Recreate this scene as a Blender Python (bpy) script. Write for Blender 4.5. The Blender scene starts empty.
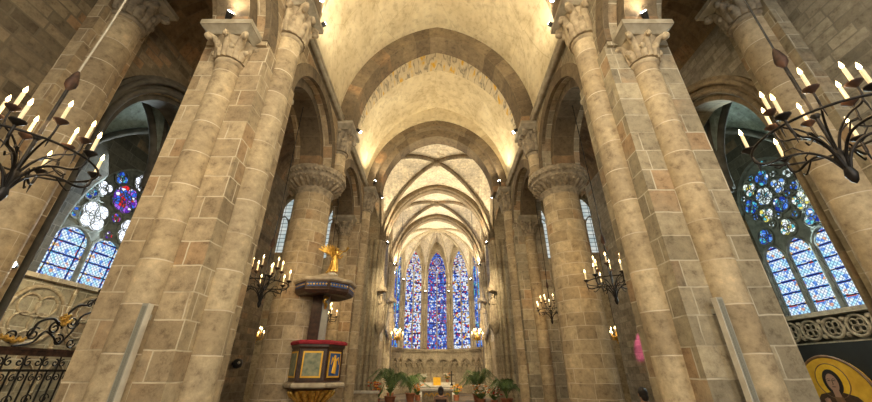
import bpy, bmesh, math, random
from mathutils import Vector, Matrix
random.seed(7)
PI = math.pi
sc = bpy.context.scene
C = sc.collection
# ---------------------------------------------------------------- camera
cam = bpy.data.cameras.new('camera'); camo = bpy.data.objects.new('camera', cam); C.objects.link(camo)
cam.sensor_width = 36; cam.lens = 36*344/872; cam.shift_x = -1/872
cam.clip_start = 0.05; cam.clip_end = 200
camo.location = (0, 0, 1.6); camo.rotation_euler = (math.radians(90+26.4), 0, 0)
sc.camera = camo
# ---------------------------------------------------------------- world and exposure
w = bpy.data.worlds.new('world'); sc.world = w; w.use_nodes = True
w.node_tree.nodes['Background'].inputs[0].default_value = (1, .86, .66, 1)
w.node_tree.nodes['Background'].inputs[1].default_value = .25
sc.view_settings.view_transform = 'Standard'; sc.view_settings.look = 'None'
sc.view_settings.gamma = 1; sc.view_settings.use_curve_mapping = False
sc.view_settings.exposure = 0.18

def lamp(kind, loc, power, col=(1, .8, .5), size=.25, aim=None, parent=None, spot=120, sy=None, blend=.6):
    l = bpy.data.lights.new('lamp_light', kind); l.energy = power; l.color = col
    o = bpy.data.objects.new('lamp_light', l); C.objects.link(o); o.location = loc
    if kind == 'AREA':
        l.size = size
        if sy: l.shape = 'RECTANGLE'; l.size_y = sy
    else: l.shadow_soft_size = size
    if kind == 'SPOT': l.spot_size = math.radians(spot); l.spot_blend = blend
    if aim is not None:
        d = Vector(aim)-Vector(loc); o.rotation_euler = d.to_track_quat('-Z', 'Y').to_euler()
    if parent is not None:
        o.location = Vector(loc)-base_of(parent); o.parent = parent
    return o
# added area light behind the camera, brightens the nave from the west
lamp('AREA', (0, -5.7, 7.0), 700, (1, .89, .70), 5.0, (0, 8, 6.0), sy=7)
# added area lights at the unseen aisle ends, brighten the outer walls
lamp('AREA', (5.9, -5.6, 6.0), 260, (.86, .94, 1), 2.0, (6.6, 4, 6.5), sy=4)
lamp('AREA', (-5.9, -5.6, 6.0), 110, (1, .93, .75), 2.0, (-6.6, 4, 6.5), sy=4)
# daylight through the side chapel windows
lamp('AREA', (-10.7, 11.0, 6.2), 600, (.78, .93, 1), 2.6, (-7, 8.5, 5), sy=4)
lamp('AREA', (10.7, 10.2, 5.6), 560, (.74, .95, .95), 2.2, (7, 8.0, 5), sy=4)
# daylight through the transept windows and the apse
lamp('AREA', (-8.0, 21.7, 7), 160, (.8, .95, 1), 4, (-7, 12, 4), sy=7)
lamp('AREA', (8.0, 21.7, 7), 160, (.8, .95, 1), 4, (7, 12, 4), sy=7)

# ---------------------------------------------------------------- helpers
BASE = {}
def base_of(o): return BASE.get(o.name, Vector((0, 0, 0)))
def smooth_path(P, n=5):
    P = [Vector(p) for p in P]; out = []
    for i in range(len(P)-1):
        a, b, c, d = P[max(i-1, 0)], P[i], P[i+1], P[min(i+2, len(P)-1)]
        for k in range(n):
            t = k/n
            out.append(.5*((2*b)+(c-a)*t+(2*a-5*b+4*c-d)*t*t+(3*b-a-3*c+d)*t**3))
    return out+[P[-1]]
class MB:
    def __init__(s): s.v = []; s.f = []; s.u = []; s.s = []; s.M = None
    def add(s, verts, faces, uvs=None, smooth=False):
        n = len(s.v)
        for p in verts:
            p = Vector(p)
            s.v.append(s.M @ p if s.M is not None else p)
        for i, f in enumerate(faces):
            s.f.append([n+k for k in f]); s.u.append(uvs[i] if uvs else None); s.s.append(smooth)
    def quad(s, a, b, c, d, uv=None): s.add([a, b, c, d], [(0, 1, 2, 3)], [uv] if uv else None)
    def box(s, x0, x1, y0, y1, z0, z1):
        x0, x1 = sorted((x0, x1)); y0, y1 = sorted((y0, y1)); z0, z1 = sorted((z0, z1))
        v = [(x0,y0,z0),(x1,y0,z0),(x1,y1,z0),(x0,y1,z0),(x0,y0,z1),(x1,y0,z1),(x1,y1,z1),(x0,y1,z1)]
        s.add(v, [(3,2,1,0),(4,5,6,7),(0,1,5,4),(1,2,6,5),(2,3,7,6),(3,0,4,7)])
    def lathe(s, cx, cy, prof, seg=24, a0=0, a1=2*PI, rref=None, smooth=True, sy=1.0):
        rr = rref or max(r for r, z in prof); closed = abs(a1-a0-2*PI) < 1e-4
        n = len(prof); vs = []; fs = []; us = []
        cols = seg if closed else seg+1
        for i in range(cols):
            a = a0+(a1-a0)*i/seg
            for r, z in prof: vs.append((cx+r*math.cos(a), cy+sy*r*math.sin(a), z))
        arc = [0]
        for j in range(1, n): arc.append(arc[-1]+math.hypot(prof[j][0]-prof[j-1][0], prof[j][1]-prof[j-1][1]))
        z0 = prof[0][1]
        for i in range(seg):
            k = (i+1) % cols
            ua = rr*(a0+(a1-a0)*i/seg); ub = rr*(a0+(a1-a0)*(i+1)/seg)
            for j in range(n-1):
                fs.append((i*n+j, k*n+j, k*n+j+1, i*n+j+1))
                us.append(((ua, z0+arc[j]), (ub, z0+arc[j]), (ub, z0+arc[j+1]), (ua, z0+arc[j+1])))
        s.add(vs, fs, us, smooth)
        for j in (0, n-1):
            if prof[j][0] > 1e-4 and closed:
                ring = [i*n+j for i in range(cols)]
                s.add([vs[q] for q in ring], [tuple(range(cols))[::(-1 if j == 0 else 1)]])
    def tube(s, path, r, seg=8, sq=1.0, cap=True, up=None, smooth=True):
        P = [Vector(p) for p in path]; n = len(P)
        R = r if isinstance(r, (list, tuple)) else [r]*n
        vs = []; fs = []; ref = None
        for i in range(n):
            t = (P[min(i+1, n-1)]-P[max(i-1, 0)])
            if t.length < 1e-9: t = Vector((0, 0, 1))
            t.normalize()
            if ref is None:
                ref = Vector(up) if up else (Vector((0, 0, 1)) if abs(t.z) < .9 else Vector((1, 0, 0)))
            a = ref-t*ref.dot(t)
            if a.length < 1e-6: a = t.orthogonal()
            a.normalize(); ref = a; b = t.cross(a)
            for k in range(seg):
                an = 2*PI*(k+.5)/seg
                vs.append(P[i]+a*math.cos(an)*R[i]+b*math.sin(an)*R[i]*sq)
        for i in range(n-1):
            for k in range(seg):
                m = (k+1) % seg
                fs.append((i*seg+k, i*seg+m, (i+1)*seg+m, (i+1)*seg+k))
        s.add(vs, fs, None, smooth)
        if cap:
            s.add(vs[:seg], [tuple(range(seg))[::-1]]); s.add(vs[-seg:], [tuple(range(seg))])
    def ball(s, c, r, sx=1, sy=1, sz=1, seg=10, rings=6):
        vs = [(c[0], c[1], c[2]-r*sz)]; fs = []
        for i in range(1, rings):
            ph = -PI/2+PI*i/rings
            for k in range(seg):
                a = 2*PI*k/seg
                vs.append((c[0]+r*sx*math.cos(ph)*math.cos(a), c[1]+r*sy*math.cos(ph)*math.sin(a), c[2]+r*sz*math.sin(ph)))
        vs.append((c[0], c[1], c[2]+r*sz)); T = len(vs)-1
        for k in range(seg):
            m = (k+1) % seg
            fs.append((0, 1+m, 1+k)); fs.append((T, T-seg+k, T-seg+m))
            for i in range(rings-2):
                a = 1+i*seg; fs.append((a+k, a+m, a+seg+m, a+seg+k))
        s.add(vs, fs, None, True)
    def prism(s, pts, fn, d0, d1):
        """closed outline pts (a,b), fn(a,b,d)->xyz, extruded d0..d1"""
        n = len(pts)
        lo = [fn(a, b, d0) for a, b in pts]; hi = [fn(a, b, d1) for a, b in pts]
        s.add(lo+hi, [tuple(range(n))[::-1], tuple(range(n, 2*n))]+[(i, (i+1) % n, n+(i+1) % n, n+i) for i in range(n)])
    def build(s, name, mat, parent=None, **kw):
        b = base_of(parent) if parent is not None else None
        if b is None:
            xs = [p.x for p in s.v]; ys = [p.y for p in s.v]; zs = [p.z for p in s.v]
            b = Vector(((min(xs)+max(xs))/2, (min(ys)+max(ys))/2, min(zs)))
        me = bpy.data.meshes.new(name)
        me.from_pydata([tuple(p-b) for p in s.v], [], s.f)
        uvl = me.uv_layers.new(name='UVMap')
        for pi, pl in enumerate(me.polygons):
            pl.use_smooth = s.s[pi]
            u = s.u[pi]
            if u is None:
                nn = pl.normal
                for li in pl.loop_indices:
                    p = s.v[me.loops[li].vertex_index]
                    if abs(nn.z) > .75: uvl.data[li].uv = (p.x, p.y)
                    elif abs(nn.x) > abs(nn.y): uvl.data[li].uv = (p.y, p.z)
                    else: uvl.data[li].uv = (p.x, p.z)
            else:
                for q, li in enumerate(pl.loop_indices): uvl.data[li].uv = u[q]
        bm = bmesh.new(); bm.from_mesh(me)
        if not kw.pop('open', False): bmesh.ops.recalc_face_normals(bm, faces=bm.faces)
        bm.to_mesh(me); bm.free()
        me.materials.append(mat)
        o = bpy.data.objects.new(name, me); C.objects.link(o)
        BASE[o.name] = b
        if parent is not None: o.parent = parent
        else: o.location = b
        if 'location' in kw: pass
        tag(o, **kw)
        return o
def tag(o, label=None, cat=None, group=None, kind=None):
    if label: o['label'] = label
    if cat: o['category'] = cat
    if group: o['group'] = group
    if kind: o['kind'] = kind
    return o
def thing(name, loc, label=None, cat=None, group=None, kind=None):
    o = bpy.data.objects.new(name, None); C.objects.link(o); o.location = loc
    o.empty_display_size = .1
    BASE[o.name] = Vector(loc); return tag(o, label, cat, group, kind)
def dup(root, loc, rotz=0, scale=1, label=None, group=None):
    def rec(o, par):
        c = o.copy(); C.objects.link(c)
        if par is not None: c.parent = par
        for ch in o.children: rec(ch, c)
        return c
    r = rec(root, None); r.location = loc; r.rotation_euler = (0, 0, rotz); r.scale = (scale,)*3
    BASE[r.name] = Vector(loc)
    if label: r['label'] = label
    if group: r['group'] = group
    return r

# ---------------------------------------------------------------- materials
class NT:
    def __init__(s, name):
        s.m = bpy.data.materials.new(name); s.m.use_nodes = True; s.t = s.m.node_tree; s.t.nodes.clear()
        s.out = s.n('ShaderNodeOutputMaterial')
    def n(s, typ, ins=None, **at):
        nd = s.t.nodes.new(typ)
        for k, v in at.items(): setattr(nd, k, v)
        for k, v in (ins or {}).items():
            if isinstance(v, bpy.types.NodeSocket): s.t.links.new(v, nd.inputs[k])
            else: nd.inputs[k].default_value = v
        return nd
    def math(s, op, a, b=0.0, c=None):
        d = {0: a, 1: b}
        if c is not None: d[2] = c
        return s.n('ShaderNodeMath', d, operation=op).outputs[0]
    def mix(s, f, a, b, bt='MIX'):
        nd = s.n('ShaderNodeMix', data_type='RGBA', blend_type=bt)
        for i, v in ((0, f), (6, a), (7, b)):
            if isinstance(v, bpy.types.NodeSocket): s.t.links.new(v, nd.inputs[i])
            else: nd.inputs[i].default_value = v
        return nd.outputs[2]
    def ramp(s, f, stops, interp='LINEAR'):
        nd = s.n('ShaderNodeValToRGB', {0: f}); cr = nd.color_ramp; cr.interpolation = interp
        while len(cr.elements) < len(stops): cr.elements.new(.5)
        for e, (p, c) in zip(cr.elements, stops): e.position = p; e.color = c4(c)
        return nd.outputs[0]
    def finish(s, col, rough=.8, metal=0.0, bump=None, bstr=.3, bdist=.02, emi=None, estr=0.0):
        b = s.n('ShaderNodeBsdfPrincipled', {'Base Color': col, 'Roughness': rough, 'Metallic': metal})
        if isinstance(emi, bpy.types.NodeSocket): b.inputs['Specular IOR Level'].default_value = .05
        if bump is not None:
            bp = s.n('ShaderNodeBump', {'Strength': bstr, 'Distance': bdist, 'Height': bump})
            s.t.links.new(bp.outputs[0], b.inputs['Normal'])
        if emi is not None:
            if isinstance(emi, bpy.types.NodeSocket): s.t.links.new(emi, b.inputs['Emission Color'])
            else: b.inputs['Emission Color'].default_value = c4(emi)
            if isinstance(estr, bpy.types.NodeSocket): s.t.links.new(estr, b.inputs['Emission Strength'])
            else: b.inputs['Emission Strength'].default_value = estr
        s.t.links.new(b.outputs[0], s.out.inputs[0]); return s.m
def c4(c): return tuple(c)+(1,) if len(c) == 3 else tuple(c)

def stone(name, c1, c2, mortar, bw=.62, bh=.38, ms=.012, warm=.35, bstr=.5, accent=(.36, .215, .11), acc=.2):
    t = NT(name); uv = t.n('ShaderNodeUVMap').outputs[0]
    ob = t.n('ShaderNodeTexCoord').outputs['Object']
    nz = t.n('ShaderNodeTexNoise', {'Vector': ob, 'Scale': 1.1, 'Detail': 3.0})
    wob = t.n('ShaderNodeTexNoise', {'Vector': uv, 'Scale': 3.0, 'Detail': 2.0})
    off = t.n('ShaderNodeVectorMath', {0: wob.outputs[1], 1: (.5, .5, .5)}, operation='SUBTRACT')
    off2 = t.n('ShaderNodeVectorMath', {0: off.outputs[0]}, operation='SCALE'); off2.inputs[3].default_value = .035
    uv2 = t.n('ShaderNodeVectorMath', {0: uv, 1: off2.outputs[0]}, operation='ADD').outputs[0]
    br = t.n('ShaderNodeTexBrick', {'Vector': uv2, 'Color1': (0, 0, 0, 1), 'Color2': (1, 1, 1, 1), 'Mortar': (.5, .5, .5, 1), 'Scale': 1.0,
             'Mortar Size': ms, 'Mortar Smooth': .35, 'Bias': 0.0, 'Brick Width': bw, 'Row Height': bh})
    br.offset_frequency = 2; br.squash = 1.35; br.squash_frequency = 3
    rnd = t.n('ShaderNodeSeparateColor', {0: br.outputs[0]}).outputs[0]
    base = t.ramp(rnd, [(0, c1), (.45, [(a+b)/2 for a, b in zip(c1, c2)]), (1, c2)])
    # a few stones of a warmer, rusty kind
    sel = t.math('FRACT', t.math('MULTIPLY', rnd, 7.31))
    sel = t.math('MULTIPLY', t.math('GREATER_THAN', sel, 1-acc), t.ramp(nz.outputs[0], [(.4, (0, 0, 0)), (.6, (1, 1, 1))]))
    base = t.mix(t.math('MULTIPLY', sel, .6), base, c4(accent))
    n2 = t.n('ShaderNodeTexNoise', {'Vector': ob, 'Scale': 6.5, 'Detail': 10.0, 'Roughness': .72})
    stain = t.ramp(n2.outputs[0], [(.32, (.42, .38, .35)), (.46, (.88, .87, .85)), (.56, (1.05, 1.05, 1.04)), (.7, (1.4, 1.37, 1.3))])
    base = t.mix(.9, base, stain, 'MULTIPLY')
    n3 = t.ramp(nz.outputs[0], [(.3, (.74, .72, .72)), (.7, (1.15, 1.12, 1.05))])
    base = t.mix(.8, base, n3, 'MULTIPLY')
    mn = t.n('ShaderNodeTexNoise', {'Vector': ob, 'Scale': 2.3, 'Detail': 2.0})
    mf = t.math('MULTIPLY', br.outputs[1], t.ramp(mn.outputs[0], [(.35, (.25, .25, .25)), (.6, (1, 1, 1))]))
    col = t.mix(mf, base, c4(mortar))
    h = t.math('ADD', t.math('MULTIPLY', t.math('SUBTRACT', 1.0, br.outputs[1]), .5), t.math('MULTIPLY', n2.outputs[0], .7))
    return t.finish(col, .85, bump=h, bstr=bstr, bdist=.025)
def plain(name, c1, c2=None, rough=.6, metal=0.0, scale=6.0, bstr=.2, emi=None, estr=0.0):
    t = NT(name); ob = t.n('ShaderNodeTexCoord').outputs['Object']
    nz = t.n('ShaderNodeTexNoise', {'Vector': ob, 'Scale': scale, 'Detail': 6.0})
    c2 = c2 or [x*.75 for x in c1]
    col = t.ramp(nz.outputs[0], [(.35, c2), (.65, c1)])
    return t.finish(col, rough, metal, nz.outputs[0], bstr, .01, emi, estr)

M = {}
M['ashlar'] = stone('ashlar', (.30, .225, .135), (.50, .40, .26), (.66, .57, .41), .56, .37)
M['ashlar_grey'] = stone('ashlar_grey', (.25, .215, .15), (.42, .36, .25), (.56, .50, .38), .58, .38)
M['drum'] = stone('drum', (.34, .26, .16), (.53, .43, .28), (.60, .51, .37), .50, .335, .011, acc=.12)
M['shaft'] = stone('shaft', (.36, .28, .175), (.54, .44, .29), (.68, .59, .44), 3.5, .60, .011, acc=.06)
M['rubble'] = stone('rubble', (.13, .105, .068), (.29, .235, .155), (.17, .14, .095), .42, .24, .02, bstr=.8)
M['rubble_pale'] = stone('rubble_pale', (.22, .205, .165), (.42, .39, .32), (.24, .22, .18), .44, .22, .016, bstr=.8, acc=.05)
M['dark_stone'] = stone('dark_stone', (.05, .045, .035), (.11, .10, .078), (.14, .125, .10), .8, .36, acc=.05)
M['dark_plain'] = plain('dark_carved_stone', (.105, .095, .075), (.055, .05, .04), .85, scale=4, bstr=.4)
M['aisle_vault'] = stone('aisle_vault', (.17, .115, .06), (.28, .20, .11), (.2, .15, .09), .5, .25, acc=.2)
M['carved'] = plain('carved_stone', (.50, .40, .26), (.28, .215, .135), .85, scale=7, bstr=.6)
M['carved_dark'] = plain('carved_stone_dark_grey', (.40, .33, .23), (.2, .16, .11), .85, scale=8, bstr=.7)  # darker, greyer variant of the carved stone
M['abacus'] = plain('abacus_stone', (.42, .37, .28), (.27, .23, .16), .85, scale=5, bstr=.4)
M['rib'] = stone('rib_stone', (.19, .15, .095), (.31, .25, .165), (.28, .23, .155), .5, .5, .008)
M['gothic'] = stone('gothic_stone', (.36, .30, .20), (.54, .46, .32), (.56, .48, .34), .9, .5, .007, acc=.05)
M['web'] = stone('web_stone', (.70, .62, .47), (.86, .78, .62), (.55, .47, .35), .34, .17, .008, acc=.06, accent=(.4, .28, .15), bstr=.25)
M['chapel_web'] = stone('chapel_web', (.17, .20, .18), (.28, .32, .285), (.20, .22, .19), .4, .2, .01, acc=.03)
M['voussoir'] = stone('voussoir', (.125, .092, .055), (.24, .185, .115), (.19, .15, .095), .55, .9, .008, acc=.08)
M['floor'] = stone('floor_slabs', (.16, .13, .10), (.26, .22, .17), (.1, .08, .06), .6, .6, .008)
def plaster():
    t = NT('vault_plaster'); ob = t.n('ShaderNodeTexCoord').outputs['Object']; uv = t.n('ShaderNodeUVMap').outputs[0]
    a = t.n('ShaderNodeTexNoise', {'Vector': ob, 'Scale': .9, 'Detail': 8.0, 'Roughness': .6, 'Distortion': .6})
    st = t.n('ShaderNodeMapping', {'Vector': uv, 'Scale': (1.0, 5.0, 1.0)})
    b = t.n('ShaderNodeTexNoise', {'Vector': ob, 'Scale': 4.5, 'Detail': 8.0, 'Roughness': .7})
    col = t.ramp(a.outputs[0], [(.3, (.50, .41, .25)), (.5, (.66, .57, .385)), (.7, (.78, .70, .50))])
    col = t.mix(.5, col, t.ramp(b.outputs[0], [(.36, (.55, .5, .42)), (.5, (1, 1, 1)), (.8, (1.15, 1.15, 1.1))]), 'MULTIPLY')
    # hairline cracks
    v = t.n('ShaderNodeTexVoronoi', {'Vector': ob, 'Scale': .55}, feature='DISTANCE_TO_EDGE')
    cr = t.ramp(v.outputs[0], [(0, (.6, .55, .45)), (.006, (1, 1, 1))])
    col = t.mix(.6, col, cr, 'MULTIPLY')
    return t.finish(col, .9, bump=b.outputs[0], bstr=.3, bdist=.03)
M['plaster'] = plaster()
def painted():
    t = NT('painted_vault_band'); ob = t.n('ShaderNodeTexCoord').outputs['Object']; uv = t.n('ShaderNodeUVMap').outputs[0]
    mp = t.n('ShaderNodeMapping', {'Vector': uv, 'Scale': (3.2, .9, 1.0)})
    s = t.n('ShaderNodeTexNoise', {'Vector': mp.outputs[0], 'Scale': 1.0, 'Detail': 2.0})
    p = t.n('ShaderNodeTexNoise', {'Vector': ob, 'Scale': 6.0, 'Detail': 6.0})
    base = t.ramp(p.outputs[0], [(.35, (.50, .42, .28)), (.65, (.66, .57, .41))])
    tint = t.ramp(s.outputs[0], [(.36, (.62, .36, .03)), (.43, (.60, .50, .32)), (.5, (.58, .50, .35)), (.54, (.20, .17, .13)), (.6, (.56, .48, .33))])
    f = t.ramp(p.outputs[0], [(.38, (.2, .2, .2)), (.5, (1, 1, 1))])
    return t.finish(t.mix(f, base, tint), .9)
M['painted'] = painted()
M['iron'] = plain('black_iron', (.035, .03, .028), (.012, .011, .01), .45, .7, 12)
M['rust_iron'] = plain('brown_iron', (.09, .045, .03), (.03, .018, .013), .6, .5, 12)
M['cable'] = plain('pale_cable', (.5, .45, .36), None, .6)
M['gold'] = plain('gilt', (.85, .55, .14), (.5, .28, .05), .3, .85, 14, .3)
M['gold_flat'] = plain('gold_paint', (.86, .50, .05), (.70, .36, .03), .5, .2, 4)
M['wax'] = plain('candle_wax', (.85, .75, .52), (.75, .62, .4), .5, emi=(1, .7, .35), estr=.25)
M['flame'] = plain('candle_flame', (1, .8, .4), (1, .8, .4), .5, emi=(1, .72, .30), estr=14)
M['lens'] = plain('lamp_lens', (1, .95, .85), (1, .95, .85), .4, emi=(1, .93, .8), estr=60)
M['lens_small'] = plain('small_lamp_lens', (1, .95, .85), (1, .95, .85), .4, emi=(1, .93, .8), estr=30)
M['black'] = plain('black_casing', (.02, .02, .02), None, .4)
M['speaker'] = plain('speaker_grey', (.36, .345, .29), (.30, .29, .24), .45)
M['speaker_grille'] = plain('speaker_grille', (.24, .235, .19), (.18, .175, .14), .6, scale=90)
M['dark_wood'] = plain('dark_walnut', (.075, .035, .022), (.03, .016, .012), .35, scale=9)
M['wood'] = plain('brown_wood', (.25, .13, .06), (.14, .07, .035), .5)
M['velvet'] = plain('red_velvet', (.35, .02, .035), (.22, .01, .02), .9)
M['canopy_top'] = plain('grey_gold_canopy', (.50, .42, .30), (.33, .27, .19), .6)
M['landscape'] = plain('painted_landscape', (.30, .29, .17), (.13, .16, .10), .5, scale=9)
M['blue'] = plain('blue_paint', (.03, .10, .30), (.02, .06, .18), .5)
M['marble'] = plain('white_marble', (.68, .63, .52), (.5, .45, .36), .5)
M['leaf'] = plain('palm_green', (.13, .20, .05), (.05, .10, .025), .6)
M['cane'] = plain('palm_stem', (.20, .20, .08), None, .6)
M['terracotta'] = plain('terracotta', (.35, .13, .06), None, .8)
M['red'] = plain('red_petals', (.55, .03, .02), (.35, .02, .02), .7)
M['orange'] = plain('orange_petals', (.85, .33, .03), (.7, .2, .02), .7)
M['white_flower'] = plain('white_petals', (.8, .75, .6), (.6, .55, .42), .7)
M['yellow_cloth'] = plain('yellow_cloth', (.85, .50, .03), (.72, .38, .02), .8)
M['skin'] = plain('skin', (.45, .26, .17), (.40, .22, .15), .6)
M['hair'] = plain('dark_hair', (.02, .014, .012), None, .5, scale=40)
M['dark_cloth'] = plain('dark_cloth', (.025, .025, .035), None, .9)
M['brown_cloth'] = plain('brown_cloth', (.06, .035, .03), None, .9)
M['oxblood'] = plain('brown_robe', (.09, .045, .02), (.05, .025, .012), .7)
M['black_panel'] = plain('black_board', (.012, .012, .011), None, .7)
M['lead'] = plain('lead_and_iron_bar', (.05, .055, .055), None, .6, .3)
M['tracery'] = plain('dark_tracery_stone', (.16, .17, .15), (.09, .095, .085), .85)

def glass_fig(name, stops, sc_=5.0, estr=1.3, seed=0.0, bars=.8, pale=0.35):
    """figured stained glass: small colour cells, lead lines, saddle bars"""
    t = NT(name); uv = t.n('ShaderNodeUVMap').outputs[0]
    mp = t.n('ShaderNodeMapping', {'Vector': uv, 'Location': (seed, seed*1.7, 0)})
    v = t.n('ShaderNodeTexVoronoi', {'Vector': mp.outputs[0], 'Scale': sc_, 'Randomness': .9}, voronoi_dimensions='2D')
    e = t.n('ShaderNodeTexVoronoi', {'Vector': mp.outputs[0], 'Scale': sc_, 'Randomness': .9}, voronoi_dimensions='2D', feature='DISTANCE_TO_EDGE')
    big = t.n('ShaderNodeTexNoise', {'Vector': mp.outputs[0], 'Scale': 1.3, 'Detail': 2.0})
    r = t.n('ShaderNodeSeparateColor', {0: v.outputs['Color']}).outputs[0]
    k = t.math('ADD', t.math('MULTIPLY', r, .72), t.math('MULTIPLY', big.outputs[0], .28))
    col = t.ramp(k, stops, 'CONSTANT')
    lead = t.ramp(e.outputs[0], [(.03, (.02, .02, .02)), (.09, (1, 1, 1))])
    col = t.mix(1.0, col, lead, 'MULTIPLY')
    sx = t.n('ShaderNodeSeparateXYZ', {0: uv})
    fr = t.math('FRACT', t.math('DIVIDE', sx.outputs[1], bars))
    bar = t.math('GREATER_THAN', fr, .07)
    col = t.mix(1.0, col, t.n('ShaderNodeCombineColor', {0: bar, 1: bar, 2: bar}).outputs[0], 'MULTIPLY')
    return t.finish((.02, .02, .02, 1), .25, emi=col, estr=estr)
def glass_grid(name, pw, ph, estr=1.2, border=(.03, .12, .55), blue=.25, seed=0.0, size=.16):
    """pale quarry glazing in panels with coloured borders; UV in metres"""
    t = NT(name); uv = t.n('ShaderNodeUVMap').outputs[0]
    def brick(ms):
        b = t.n('ShaderNodeTexBrick', {'Vector': uv, 'Scale': 1.0, 'Mortar Size': ms, 'Mortar Smooth': 0.0, 'Brick Width': pw, 'Row Height': ph}); b.offset = 0.0
        return b.outputs[1]
    bars = brick(.018); bord = brick(.038)
    s = t.n('ShaderNodeSeparateXYZ', {0: uv}); k = 1/size
    a = t.math('FRACT', t.math('MULTIPLY', t.math('ADD', s.outputs[0], s.outputs[1]), k))
    b = t.math('FRACT', t.math('MULTIPLY', t.math('SUBTRACT', s.outputs[0], s.outputs[1]), k))
    la = t.math('LESS_THAN', t.math('ABSOLUTE', t.math('SUBTRACT', a, .5)), .12)
    lb = t.math('LESS_THAN', t.math('ABSOLUTE', t.math('SUBTRACT', b, .5)), .12)
    lat = t.math('MAXIMUM', la, lb)
    v = t.n('ShaderNodeTexVoronoi', {'Vector': uv, 'Scale': 11.0}, voronoi_dimensions='2D')
    r = t.n('ShaderNodeSeparateColor', {0: v.outputs['Color']}).outputs[0]
    bc = t.ramp(r, [(0, (.02, .08, .5)), (.45, (.05, .35, .75)), (.62, (.75, .8, .85)), (.8, (.55, .06, .05)), (.9, (.8, .5, .08))], 'CONSTANT')
    inner = t.ramp(r, [(0, (.80, .92, 1)), (.5, (.45, .78, .95)), (.72, (.12, .3, .8)), (.86, (.85, .9, .95)), (.95, (.8, .4, .2))], 'CONSTANT')
    col = t.mix(t.math('MULTIPLY', lat, .75), inner, (.04, .12, .30, 1))
    col = t.mix(bord, col, bc)
    col = t.mix(bars, col, (.004, .006, .01, 1))
    return t.finish((.02, .02, .02, 1), .25, emi=col, estr=estr)
BL = (.01, .03, .28); B2 = (.03, .12, .6); B3 = (.12, .3, .8); WH = (.75, .8, .9); RD = (.6, .02, .02); YE = (.75, .45, .06); PU = (.16, .05, .3); CY = (.08, .45, .55); DK = (.02, .02, .06)
M['glass_centre'] = glass_fig('stained_glass_blue', [(0, DK), (.16, BL), (.3, B2), (.42, PU), (.50, WH), (.60, B3), (.7, RD), (.75, B2), (.85, WH)], 7.5, 1.0, 1.0, .95)
M['glass_side'] = glass_fig('stained_glass_white_red', [(0, DK), (.15, BL), (.25, B2), (.32, RD), (.37, WH), (.60, B3), (.68, WH), (.78, YE), (.84, PU), (.89, WH)], 6.0, 1.05, 3.0, .95)
M['glass_blue'] = glass_fig('stained_glass_sky_blue', [(0, DK), (.18, BL), (.32, B2), (.5, B3), (.64, WH), (.74, CY), (.85, B2)], 4.5, 1.2, 7.0, .6)
M['glass_lancet'] = glass_grid('stained_glass_lattice', .74, .36, 1.0, size=.115)
M['glass_foil_white'] = glass_fig('stained_glass_white_foil', [(0, (.75, .85, .85)), (.5, (.6, .75, .75)), (.68, B3), (.8, CY), (.9, YE)], 9, 1.0, 2.0, 9)
M['glass_foil_blue'] = glass_fig('stained_glass_blue_foil', [(0, BL), (.3, B2), (.5, CY), (.66, B3), (.8, WH), (.93, RD)], 9, 1.1, 5.0, 9)
M['glass_foil_yellow'] = glass_fig('stained_glass_yellow_foil', [(0, (.75, .85, .75)), (.35, CY), (.5, (.7, .62, .12)), (.7, WH), (.85, B3)], 9, 1.1, 4.0, 9)
M['glass_bright'] = glass_fig('white_foil_glass', [(0, (.85, .9, 1)), (.8, (.8, .85, .95)), (.93, B2)], 7, 1.5, 2.0, 9)
M['glass_violet'] = glass_fig('violet_foil_glass', [(0, (.10, .02, .35)), (.3, B2), (.5, (.3, .1, .6)), (.7, RD), (.8, WH)], 8, 1.2, 2.6, 9)
M['glass_clear'] = glass_grid('clear_leaded_glass', .5, .3, .62, size=.1)
def clear_mat():
    t = NT('leaded_daylight_glass'); uv = t.n('ShaderNodeUVMap').outputs[0]
    b = t.n('ShaderNodeTexBrick', {'Vector': uv, 'Scale': 1.0, 'Mortar Size': .02, 'Brick Width': .45, 'Row Height': .28}); b.offset = 0
    n = t.n('ShaderNodeTexNoise', {'Vector': uv, 'Scale': 1.5})
    c = t.ramp(n.outputs[0], [(.35, (.45, .55, .55)), (.65, (.75, .78, .72))])
    c = t.mix(b.outputs[1], c, (.02, .025, .025, 1))
    return t.finish((.03, .03, .03, 1), .3, emi=c, estr=.8)
M['glass_clear'] = clear_mat()

# ---------------------------------------------------------------- architectural maths
def P(t, k=.3):
    a = min(1, abs(t)); e = math.sqrt(max(0, 1-a*a)); h = 1.5; R = (1+h*h)/2
    return (1-k)*e+k*math.sqrt(max(0, R*R-(a+R-1)**2))/h
def curve(w, h, n=28, k=.3):
    return [(w*math.cos(PI*i/n), h*P(math.cos(PI*i/n), k)) for i in range(n+1)]
def mapX(sx=1):  # walls running along Y: a -> y, d -> x
    return lambda a, z, d: (sx*d, a, z)
def mapY():      # walls running along X
    return lambda a, z, d: (a, d, z)
def wall(mb, fn, a0, a1, z0, z1, d0, d1, ops=()):
    """slab with arched openings (ca, half, zsill, zspring, rise, k)"""
    def bx(p, q, r, s):
        if q-p < 1e-4 or s-r < 1e-4: return
        mb.prism([(p, r), (q, r), (q, s), (p, s)], fn, d0, d1)
    cur = a0
    for (c, h, zs, sp, rise, k) in sorted(ops):
        bx(cur, c-h, z0, z1); cur = c+h
        if zs > z0: bx(c-h, c+h, z0, zs)
        pts = [(c+x, sp+z) for x, z in curve(h, rise, 24, k)]
        for (p, q) in zip(pts[:-1], pts[1:]):
            mb.prism([(q[0], q[1]), (p[0], p[1]), (p[0], z1), (q[0], z1)], fn, d0, d1)
    bx(cur, a1, z0, z1)
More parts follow.
